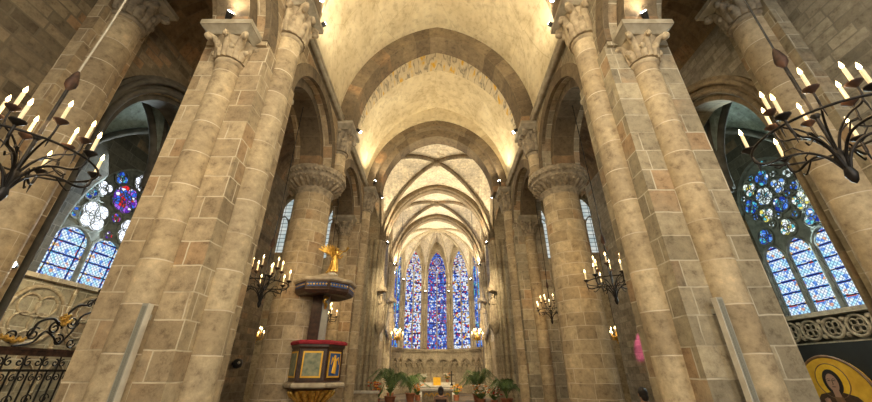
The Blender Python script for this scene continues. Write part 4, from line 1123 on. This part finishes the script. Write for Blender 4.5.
# ---------------------------------------------------------------- statues
def statue(loc, h, label, face=0, console=True, mt='carved'):
    x, y, z = loc; s = h/1.7
    root = thing('saint_statue', loc, label, 'statue', 'stone statues on the choir piers' if console else 'small figures between the apse windows')
    R = Matrix.Translation((x, y, z)) @ Matrix.Rotation(face, 4, 'Z') @ Matrix.Scale(s, 4)
    q = lambda a, b, c: tuple(R @ Vector((a, b, c)))
    vs = [(0,0,.95),(0,0,1.15),(0,0,1.36),(0,-.01,1.48),(0,-.03,1.60),(.19,0,1.34),(.24,-.03,1.1),(.12,-.2,1.08),(-.19,0,1.34),(-.25,-.05,1.1),(-.1,-.22,1.2),(.09,0,.6),(.09,-.02,.1),(-.09,0,.6),(-.1,-.04,.1)]
    skin('body', [q(*v) for v in vs], [(0,1),(1,2),(2,3),(3,4),(2,5),(5,6),(6,7),(2,8),(8,9),(9,10),(0,11),(11,12),(0,13),(13,14)],
         [r*s for r in (.17,.16,.15,.06,.105,.075,.06,.045,.075,.06,.045,.11,.06,.11,.06)], M[mt], root)
    m = MB(); m.M = R
    m.lathe(0, 0, [(.26, .0), (.27, .06), (.22, .5), (.19, .9), (.2, 1.15), (.16, 1.36), (.07, 1.42)], 14)
    for i in range(9): a = i*2*PI/9; m.tube([(.17*math.cos(a), .17*math.sin(a), 1.25), (.2*math.cos(a+.1), .2*math.sin(a+.1), .7), (.27*math.cos(a+.2), .27*math.sin(a+.2), .03)], [.02, .035, .04], 6)
    m.build('robe', M[mt], root)
    m = MB(); m.M = R; m.ball((0, .01, 1.64), .115, 1, 1, .95); m.ball((0, -.11, 1.53), .05, 1, .7, 1.4); m.build('hair', M[mt], root)
    if console:
        m = MB(); m.lathe(x, y, [(.05, z-.6*s), (.1*s, z-.5*s), (.2*s, z-.3*s), (.24*s, z-.22*s), (.32*s, z-.06*s), (.32*s, z)], 8); m.build('console', M[mt], root)
        m = MB(); m.lathe(x, y, [(.3*s, z+1.85*s), (.32*s, z+1.9*s), (.3*s, z+2.05*s), (.2*s, z+2.1*s), (.12*s, z+2.5*s), (.02, z+2.95*s)], 8)
        for i in range(8): a = i*PI/4; m.ball((x+.31*s*math.cos(a), y+.31*s*math.sin(a), z+1.86*s), .06*s)
        m.build('canopy', M[mt], root)
for s, nm in ((-1, 'left'), (1, 'right')):
    statue((s*3.42, 21.6, 4.15), 1.75, 'robed stone saint on a bracket at the crossing pier, '+nm, -s*PI/2*.6)
    statue((s*3.42, 26.6, 4.3), 1.85, 'robed stone saint on a bracket at the pier nearest the apse, '+nm, -s*PI/2*.6)
    a_ = PI/2-s*HA; rr = RI/math.cos(HA)-.3
    statue((rr*math.cos(a_), YA+rr*math.sin(a_), 3.5), 1.1, 'small stone figure at the foot of the shaft %s of the central apse window' % nm, 0, False)

# ---------------------------------------------------------------- altar group
root = thing('high_altar', (0, 28.2, 0), 'white marble altar with carved arcaded front below the apse', 'altar')
m = MB(); m.box(-1.35, 1.35, 27.8, 28.6, 0, .62); m.build('table', M['marble'], root)
m = MB(); m.box(-1.45, 1.45, 27.72, 28.65, .62, .72); m.build('slab', M['marble'], root)
m = MB(); m.box(-1.3, 1.3, 28.3, 28.6, .72, .9); m.build('gradine', M['marble'], root)
m = MB()
for i in range(9):
    c_ = -1.12+i*.28; ring(m, fl, c_, .36, .085, .1, .125, .15, 27.755, 27.8, 10, .5)
    for q in (-1, 1): m.tube([(c_+q*.14, 27.77, .06), (c_+q*.14, 27.77, .38)], .02, 6)
m.build('carved_arcade', M['carved'], root)
m = MB(); m.box(-.27, .27, 28.24, 28.3, .72, 1.22); m.box(-.27, .27, 28.24, 28.5, 1.2, 1.24); m.box(-.27, .27, 28.42, 28.5, .905, 1.2); tag(m.build('altar_cloth', M['yellow_cloth'], label='bright yellow cloth standing over the middle of the altar', cat='cloth'))
root = thing('altar_cross', (1.05, 27.95, .72), 'dark crucifix on a stand at the right end of the altar', 'cross')
m = MB(); m.lathe(1.05, 27.95, [(.14, .72), (.12, .76), (.04, .82), (.03, 1.0)], 10); m.build('stand', M['iron'], root)
m = MB(); m.box(1.02, 1.08, 27.93, 27.97, .9, 1.65); m.box(.84, 1.26, 27.93, 27.97, 1.36, 1.42); m.build('cross', M['iron'], root)
def flowers(loc, r, h, mats, label, n=26, pot='terracotta', group='flower arrangements'):
    x, y, z = loc; root = thing('flower_arrangement', loc, label, 'flowers', group)
    m = MB(); m.lathe(x, y, [(r*.35, z), (r*.45, z+h*.3), (r*.5, z+h*.35), (r*.3, z+h*.33)], 12); m.build('vase', M[pot], root)
    m = MB()
    for i in range(n):
        a = random.uniform(0, 2*PI); q = random.uniform(.2, 1)*r; zz = z+h*(.5+.5*random.random())
        m.tube([(x, y, z+h*.3), (x+q*.5*math.cos(a), y+q*.5*math.sin(a), z+h*.5), (x+q*math.cos(a), y+q*math.sin(a), zz)], [.012, .03, .008], 4, .4)
    m.build('foliage', M['leaf'], root)
    for k_, mt in enumerate(mats):
        m = MB()
        for i in range(n//len(mats)):
            a = random.uniform(0, 2*PI); q = random.uniform(.1, 1)*r; zz = z+h*(.55+.45*random.random())
            cx, cy = x+q*math.cos(a), y+q*math.sin(a)
            for p in range(5): m.ball((cx+.035*math.cos(p*1.257), cy+.035*math.sin(p*1.257), zz), .035, 1, 1, .6, 6, 4)
            m.ball((cx, cy, zz+.02), .025, seg=6, rings=4)
        m.build('blossoms', M[mt], root)
flowers((.75, 28.45, .9), .28, .6, ['white_flower', 'orange'], 'vase of yellow and white flowers on the right of the altar')
flowers((-.95, 28.45, .9), .26, .55, ['white_flower'], 'vase of white flowers on the left of the altar')
flowers((-3.0, 25.2, 0), .5, 1.15, ['orange', 'white_flower'], 'orange and white flowers standing on the choir floor left of the altar', 40)
flowers((-3.0, 19.4, 0), .45, 1.15, ['red', 'orange'], 'red flowers below the left palm', 40)
flowers((2.3, 20.6, 0), .5, 1.0, ['orange', 'white_flower'], 'bouquet of orange and cream flowers below the right palm', 44)
flowers((2.9, 20.0, 0), .4, .95, ['red', 'white_flower'], 'red and white flowers right of the cream bouquet', 40)
flowers((-1.2, 24.5, 0), .4, .9, ['orange'], 'orange flowers on the floor before the altar, left', 30)
flowers((1.2, 24.5, 0), .4, .9, ['orange', 'yellow_cloth'], 'orange and yellow flowers on the floor before the altar, right', 30)
root = thing('altar_table', (0, 22.5, 0), 'low front altar with small arched niches before the high altar', 'altar')
m = MB(); m.box(-.85, .85, 22.2, 22.8, 0, .62); m.build('body', M['carved'], root)
m = MB(); m.box(-.95, .95, 22.12, 22.88, .62, .72); m.build('top', M['marble'], root)
m = MB()
for i in range(5): ring(m, fl, -.6+i*.3, .36, .09, .12, .13, .17, 22.15, 22.2, 10, .4)
m.build('niche_arches', M['gold_flat'], root)

# ---------------------------------------------------------------- palms
def palm(loc, h, label, n=13, spread=1.1, seed=1):
    rnd = random.Random(seed); x, y, z = loc
    root = thing('potted_palm', loc, label, 'plant', 'potted palms before the altar')
    m = MB(); m.lathe(x, y, [(.2, z), (.28, z+.4), (.31, z+.42), (.31, z+.46), (.25, z+.44), (.02, z+.42)], 16); m.build('pot', M['terracotta'], root)
    for i in range(n):
        a = 2*PI*i/n+rnd.uniform(-.25, .25); L = spread*rnd.uniform(.7, 1.15); H = h*rnd.uniform(.75, 1.05)
        pts = []
        for k in range(13):
            t = k/12; r = L*t**1.3; zz = z+.42+(H-.42)*math.sin(min(1, t*1.35)*PI/2)-max(0, t-.6)*1.5*h*.42
            pts.append(Vector((x+r*math.cos(a), y+r*math.sin(a), zz)))
        m = MB(); m.tube(pts, [.018*(1-t_/14) for t_ in range(13)], 5)
        st = Vector((-math.sin(a), math.cos(a), 0))
        for k in range(3, 13):
            for q in range(2):
                p = pts[k] if q == 0 else (pts[k]+pts[k-1])/2
                for s in (-1, 1):
                    LL = .32*(1-.5*abs(k-7)/7); e = p+st*s*LL*.8+(pts[min(12, k)]-pts[k-1]).normalized()*LL*.5-Vector((0, 0, LL*.35))
                    md = (p+e)/2+Vector((0, 0, .05)); wv = (pts[k]-pts[k-1]).normalized()*.02
                    m.add([p, md+wv, e, md-wv, p-Vector((0, 0, .006)), md+wv-Vector((0, 0, .006)), e-Vector((0, 0, .006)), md-wv-Vector((0, 0, .006))],
                          [(0, 1, 2, 3), (7, 6, 5, 4), (0, 4, 5, 1), (1, 5, 6, 2), (2, 6, 7, 3), (3, 7, 4, 0)])
        m.build('frond', M['leaf'], root)
    return root
palm((-2.45, 20.6, 0), 1.75, 'large potted palm with arching fronds left of the altar', 16, 1.15, 3)
palm((-1.6, 23.6, 0), 1.5, 'smaller potted palm between the large left palm and the altar', 11, 1.0, 8)
palm((2.35, 22.6, 0), 1.75, 'large potted palm with arching fronds right of the altar', 16, 1.1, 5)
palm((3.35, 19.0, 0), 1.35, 'potted palm at the right edge of the choir beside the pier', 10, .9, 9)

# ---------------------------------------------------------------- seated people
def chair(x, y, label):
    root = thing('church_chair', (x, y, 0), label, 'chair', 'wooden chairs in the nave')
    m = MB(); m.box(x-.21, x+.21, y-.2, y+.2, .42, .46); m.build('seat', M['wood'], root)
    for sx in (-1, 1):
        m = MB(); m.box(x+sx*.19-.018, x+sx*.19+.018, y+.16, y+.196, 0, .42); m.build('leg', M['wood'], root)
        m = MB(); m.box(x+sx*.19-.018, x+sx*.19+.018, y-.2, y-.164, 0, .42); m.build('leg', M['wood'], root)
        m = MB(); m.box(x+sx*.19-.018, x+sx*.19+.018, y-.236, y-.2, .40, .92); m.build('back_post', M['wood'], root)
    m = MB()
    for zz in (.55, .70, .85): m.box(x-.18, x+.18, y-.23, y-.206, zz, zz+.06)
    m.build('back_rails', M['wood'], root)
def seated(x, y, label, top=1.3, bun=False, coat='dark_cloth'):
    z0 = .53; root = thing('person', (x, y, 0), label, 'person')
    s = (top-z0)/.80
    q = lambda a, b, c: (x+a*s, y+b, z0+c*s if c > -.02 else z0+c)
    vs = [(0,0,.02),(0,0,.22),(0,.01,.42),(0,.03,.535),(0,.05,.62),(0,.06,.70),
          (.17,0,.44),(.22,.03,.2),(.16,.24,.1),(.13,.33,.08),(-.17,0,.44),(-.22,.03,.2),(-.16,.24,.1),(-.13,.33,.08),
          (.1,.05,.0),(.12,.42,.0),(.12,.44,-.43),(.12,.58,-.48),(-.1,.05,.0),(-.12,.42,.0),(-.12,.44,-.43),(-.12,.58,-.48)]
    ed = [(0,1),(1,2),(2,3),(3,4),(4,5),(2,6),(6,7),(7,8),(8,9),(2,10),(10,11),(11,12),(12,13),(0,14),(14,15),(15,16),(16,17),(0,18),(18,19),(19,20),(20,21)]
    rd = [.13,.13,.13,.055,.085,.075,.06,.045,.035,.03,.06,.045,.035,.03,.09,.07,.045,.035,.09,.07,.045,.035]
    skin('body', [q(*v) for v in vs], ed, rd, M['skin'], root)
    skin('coat', [q(*vs[i]) for i in (0,1,2,6,7,8,10,11,12)], [(0,1),(1,2),(2,3),(3,4),(4,5),(2,6),(6,7),(7,8)], [.16,.155,.15,.085,.065,.05,.085,.065,.05], M[coat], root)
    skin('trousers', [q(*vs[i]) for i in (0,14,15,16,18,19,20)], [(0,1),(1,2),(2,3),(0,4),(4,5),(5,6)], [.15,.105,.085,.06,.105,.085,.06], M['dark_cloth'], root)
    m = MB(); hx, hy, hz = q(0, .035, .675); m.ball((hx, hy, hz), .105, .88, 1.0, 1.08, 14, 10)
    if bun: m.ball((hx, hy-.1, hz+.05), .05)
    m.ball((hx, hy-.04, hz-.07), .085, .9, .8, 1); m.build('hair', M['hair'], root)
    m = MB(); m.ball((hx, hy+.125, hz-.03), .016, 1, 1.2, 1.3)
    for sx in (-1, 1): m.ball((hx+sx*.085, hy+.02, hz-.03), .022, .5, 1, 1.4)
    m.build('face_features', M['skin'], root)
    for sx in (-1, 1):
        hb = Vector(q(sx*.13, .34, .08))
        m = MB(); m.ball(tuple(hb+Vector((0, .035, 0))), .04, .9, 1.1, .45)
        for k in range(4):
            o = Vector((sx*(-.027+.018*k), .06, 0)); L = (.05, .065, .07, .055)[k]
            m.tube([hb+o, hb+o+Vector((0, L*.6, -.006)), hb+o+Vector((0, L, -.025))], [.009, .009, .007], 6)
        m.tube([hb+Vector((-sx*.03, .02, 0)), hb+Vector((-sx*.055, .045, -.005)), hb+Vector((-sx*.06, .07, -.015))], [.011, .01, .008], 6)
        m.build('hand', M['skin'], root)
        f = Vector(q(sx*.12, .5, -.48)); m = MB(); m.ball((f.x, f.y+.02, .045), .05, .9, 2.5, .9); m.build('shoe', M['black'], root)
chair(4.28, 8.15, 'wooden chair under the seated person right of the nave')
seated(4.28, 8.15, 'dark-haired person in dark clothes seated by the near right pier, seen from behind', 1.33)
chair(.12, 12.3, 'wooden chair under the person seated in the middle of the nave')
seated(.12, 12.3, 'dark-haired person in brown seated mid-nave before the altar, seen from behind', 1.18, True, 'brown_cloth')
chair(3.75, 8.15, 'empty wooden chair left of the seated person by the right pier')
root = thing('choir_screen', (-3.3, 18.0, 0), 'low carved stone parapet at the foot of the crossing pier, left', 'parapet')
m = MB(); m.box(-4.1, -2.7, 17.9, 18.1, 0, .72); m.build('panel', M['carved'], root)
m = MB(); m.box(-4.15, -2.65, 17.84, 18.16, .72, .82); m.build('coping', M['marble'], root)

# ---------------------------------------------------------------- iron gate in the left chapel opening
GX = -7.42
root = thing('iron_gate', (GX, 7.7, 0), 'black wrought iron grille with gilt leaf scrolls closing the left chapel', 'gate')
m = MB(); m.box(GX-.04, GX+.05, 5.98, 9.42, 1.86, 1.95); m.box(GX-.06, GX+.07, 5.98, 9.42, 1.95, 1.99); m.build('top_rail', M['rust_iron'], root)
m = MB(); m.box(GX-.025, GX+.025, 5.98, 9.42, 1.60, 1.64); m.box(GX-.025, GX+.025, 5.98, 9.42, .12, .18); m.box(GX-.02, GX+.02, 5.98, 9.42, 1.02, 1.07); m.build('cross_rail', M['iron'], root)
def spiral(mb, cy, cz, r, turns=1.4, s=1, a0=0, th=.014, x=GX):
    pts = []
    for i in range(26):
        t = i/25; a = a0+s*turns*2*PI*t; rr = r*(1-.8*t)
        pts.append((x, cy+rr*math.cos(a), cz+rr*math.sin(a)))
    mb.tube(pts, th, 6); return pts
for i in range(22):
    yy = 6.02+i*.16
    m = MB(); m.tube([(GX, yy, .0), (GX, yy, 1.60)], .016, 6)
    if i % 2: m.tube([(GX, yy, 1.6), (GX, yy, 1.86)], .014, 6)
    m.build('bar', M['iron'], root)
for i in range(11):
    cy = 6.18+i*.32
    for s in (-1, 1):
        m = MB(); spiral(m, cy+s*.075, 1.75, .07, 1.2, s, PI/2, .012); m.build('scroll', M['iron'], root)
        m = MB(); spiral(m, cy+s*.065, 1.50, .06, 1.2, -s, PI/2, .01); m.build('scroll', M['iron'], root)
    m = MB(); spiral(m, cy, 1.15, .09, 1.3, 1, 0, .01); m.build('scroll', M['iron'], root)
    m = MB(); spiral(m, cy, .9, .09, 1.3, -1, 0, .01); m.build('scroll', M['iron'], root)
# overthrow of large scrolls above the rail, symmetrical about the middle
m = MB(); g = MB()
for s in (-1, 1):
    c0 = 7.7
    Yq = lambda d: c0+s*d
    m.tube(smooth_path([(GX, Yq(1.65), 2.02), (GX, Yq(1.45), 2.12), (GX, Yq(1.2), 2.08), (GX, Yq(1.0), 2.2), (GX, Yq(.95), 2.42), (GX, Yq(.72), 2.52), (GX, Yq(.55), 2.42), (GX, Yq(.5), 2.62), (GX, Yq(.36), 2.82), (GX, Yq(.15), 2.88), (GX, Yq(0), 3.05)]), .022, 7)
    m.tube(smooth_path([(GX, Yq(1.2), 2.0), (GX, Yq(.9), 2.08), (GX, Yq(.78), 2.28), (GX, Yq(.6), 2.22), (GX, Yq(.42), 2.1), (GX, Yq(.25), 2.35), (GX, Yq(.2), 2.62), (GX, Yq(0), 2.75)]), .018, 7)
    spiral(m, Yq(1.28), 2.17, .12, 1.5, s, 0, .016); spiral(m, Yq(.62), 2.36, .13, 1.5, -s, 0, .016); spiral(m, Yq(.32), 2.5, .13, 1.5, s, 0, .014)
    spiral(m, Yq(.95), 2.22, .12, 1.4, -s, 1, .014); spiral(m, Yq(.45), 2.15, .11, 1.5, s, 2, .013); spiral(m, Yq(.12), 2.9, .09, 1.3, -s, 0, .012); spiral(m, Yq(.18), 2.12, .1, 1.3, s, 0, .012)
    for (d, z) in ((1.42, 2.12), (1.32, 2.10), (1.22, 2.08), (1.12, 2.10), (.5, 2.44), (.44, 2.5), (.56, 2.52), (.5, 2.58)):
        g.ball((GX+.015, Yq(d), z), .055, .5, 1.3, .7)
        for q in (-1, 1): g.tube([(GX+.02, Yq(d), z), (GX+.03, Yq(d)+q*.05, z+.05), (GX+.02, Yq(d)+q*.09, z+.03)], [.02, .03, .008], 5, .5)
m.tube([(GX, 7.7, 1.99), (GX, 7.7, 3.2)], .018, 6); m.ball((GX, 7.7, 3.2), .05)
m.build('overthrow', M['iron'], root); g.build('gilt_leaves', M['gold'], root)

# ---------------------------------------------------------------- icon in the right chapel
root = thing('display_board', (10.85, 10.1, 0), 'tall black board standing behind the arched golden icon', 'board')
m = MB(); m.box(10.72, 10.85, 8.65, 11.75, 0, 2.30); m.build('panel', M['black_panel'], root)
root = thing('arched_icon', (10.6, 10.45, 0), 'arched golden painting of a dark-haired robed figure in the right chapel', 'painting')
XI = 10.62
def face_shape(mb, pts, d0, d1): mb.prism(pts, lambda a, b, d: (d, a, b), d0, d1)
ic = 10.42
fnx = lambda a, z, d: (d, a, z)
m = MB(); pts = [(ic-.95, .1), (ic+.95, .1)]+[(ic+.95*x_, 1.0+z_) for x_, z_ in [(math.cos(PI*i/20), .98*math.sin(PI*i/20)) for i in range(21)]]
face_shape(m, pts, XI, XI+.08); m.build('panel', M['gold_flat'], root)
m = MB(); m.tube([(XI, a, b) for a, b in pts[2:]], .035, 6); m.tube([(XI, ic-.95, 1), (XI, ic-.95, .1), (XI, ic+.95, .1), (XI, ic+.95, 1)], .035, 6); m.build('frame', M['wood'], root)
def ell(c, ry, rz, n=24, rot=0):
    return [(c[0]+ry*math.cos(2*PI*i/n)*math.cos(rot)-rz*math.sin(2*PI*i/n)*math.sin(rot), c[1]+ry*math.cos(2*PI*i/n)*math.sin(rot)+rz*math.sin(2*PI*i/n)*math.cos(rot)) for i in range(n)]
hc = (10.42, 1.38)
m = MB(); face_shape(m, ell(hc, .42, .42), XI-.008, XI); m.build('halo', M['yellow_cloth'], root)
m = MB(); m.tube([(XI-.01, a, b) for a, b in ell(hc, .42, .42)+[ell(hc, .42, .42)[0]]], .012, 5); m.build('halo_rim', M['wood'], root)
m = MB(); face_shape(m, [(ic-.75, .13), (ic+.75, .13), (ic+.68, .8), (ic+.45, 1.05), (ic+.12, 1.12), (ic-.12, 1.12), (ic-.45, 1.03), (ic-.7, .75)], XI-.016, XI); m.build('robe', M['oxblood'], root)
m = MB(); face_shape(m, ell((hc[0], hc[1]-.03), .235, .31), XI-.022, XI); m.build('hair', M['hair'], root)
m = MB(); face_shape(m, ell((hc[0], hc[1]-.04), .145, .215), XI-.028, XI); face_shape(m, [(ic-.08, 1.0), (ic+.08, 1.0), (ic+.08, 1.2), (ic-.08, 1.2)], XI-.027, XI)
fc = m.build('face', M['skin'], root)
m = MB()
for s in (-1, 1): m.tube([(XI-.03, hc[0]+s*.03, hc[1]+.0), (XI-.032, hc[0]+s*.06, hc[1]+.015), (XI-.03, hc[0]+s*.1, hc[1]-.0)], .009, 5); m.tube([(XI-.03, hc[0]+s*.025, hc[1]+.04), (XI-.032, hc[0]+s*.07, hc[1]+.055), (XI-.03, hc[0]+s*.11, hc[1]+.035)], .006, 5)
m.tube([(XI-.03, hc[0]-.01, hc[1]+.03), (XI-.034, hc[0]-.015, hc[1]-.08), (XI-.03, hc[0]+.02, hc[1]-.09)], .006, 5); m.tube([(XI-.03, hc[0]-.04, hc[1]-.14), (XI-.03, hc[0]+.04, hc[1]-.14)], .009, 5)
m.build('features', M['hair'], fc)
m = MB(); face_shape(m, [(ic-.1, 1.02), (ic-.2, .4), (ic-.05, .2), (ic+.12, .5), (ic+.1, 1.02)], XI-.024, XI); m.build('inner_robe', M['wood'], root)
m = MB()
for hx, hz, s in ((ic+.32, .78, 1), (ic-.22, .62, -1)):
    face_shape(m, ell((hx, hz), .085, .11), XI-.034, XI)
    for k in range(4): m.tube([(XI-.03, hx-.06+k*.038, hz+.07), (XI-.035, hx-.065+k*.04, hz+.2-.02*abs(k-1))], [.018, .013], 6, .6)
    m.tube([(XI-.03, hx-s*.08, hz), (XI-.033, hx-s*.14, hz+.07)], [.02, .014], 6, .6)
m.build('hands', M['skin'], root)
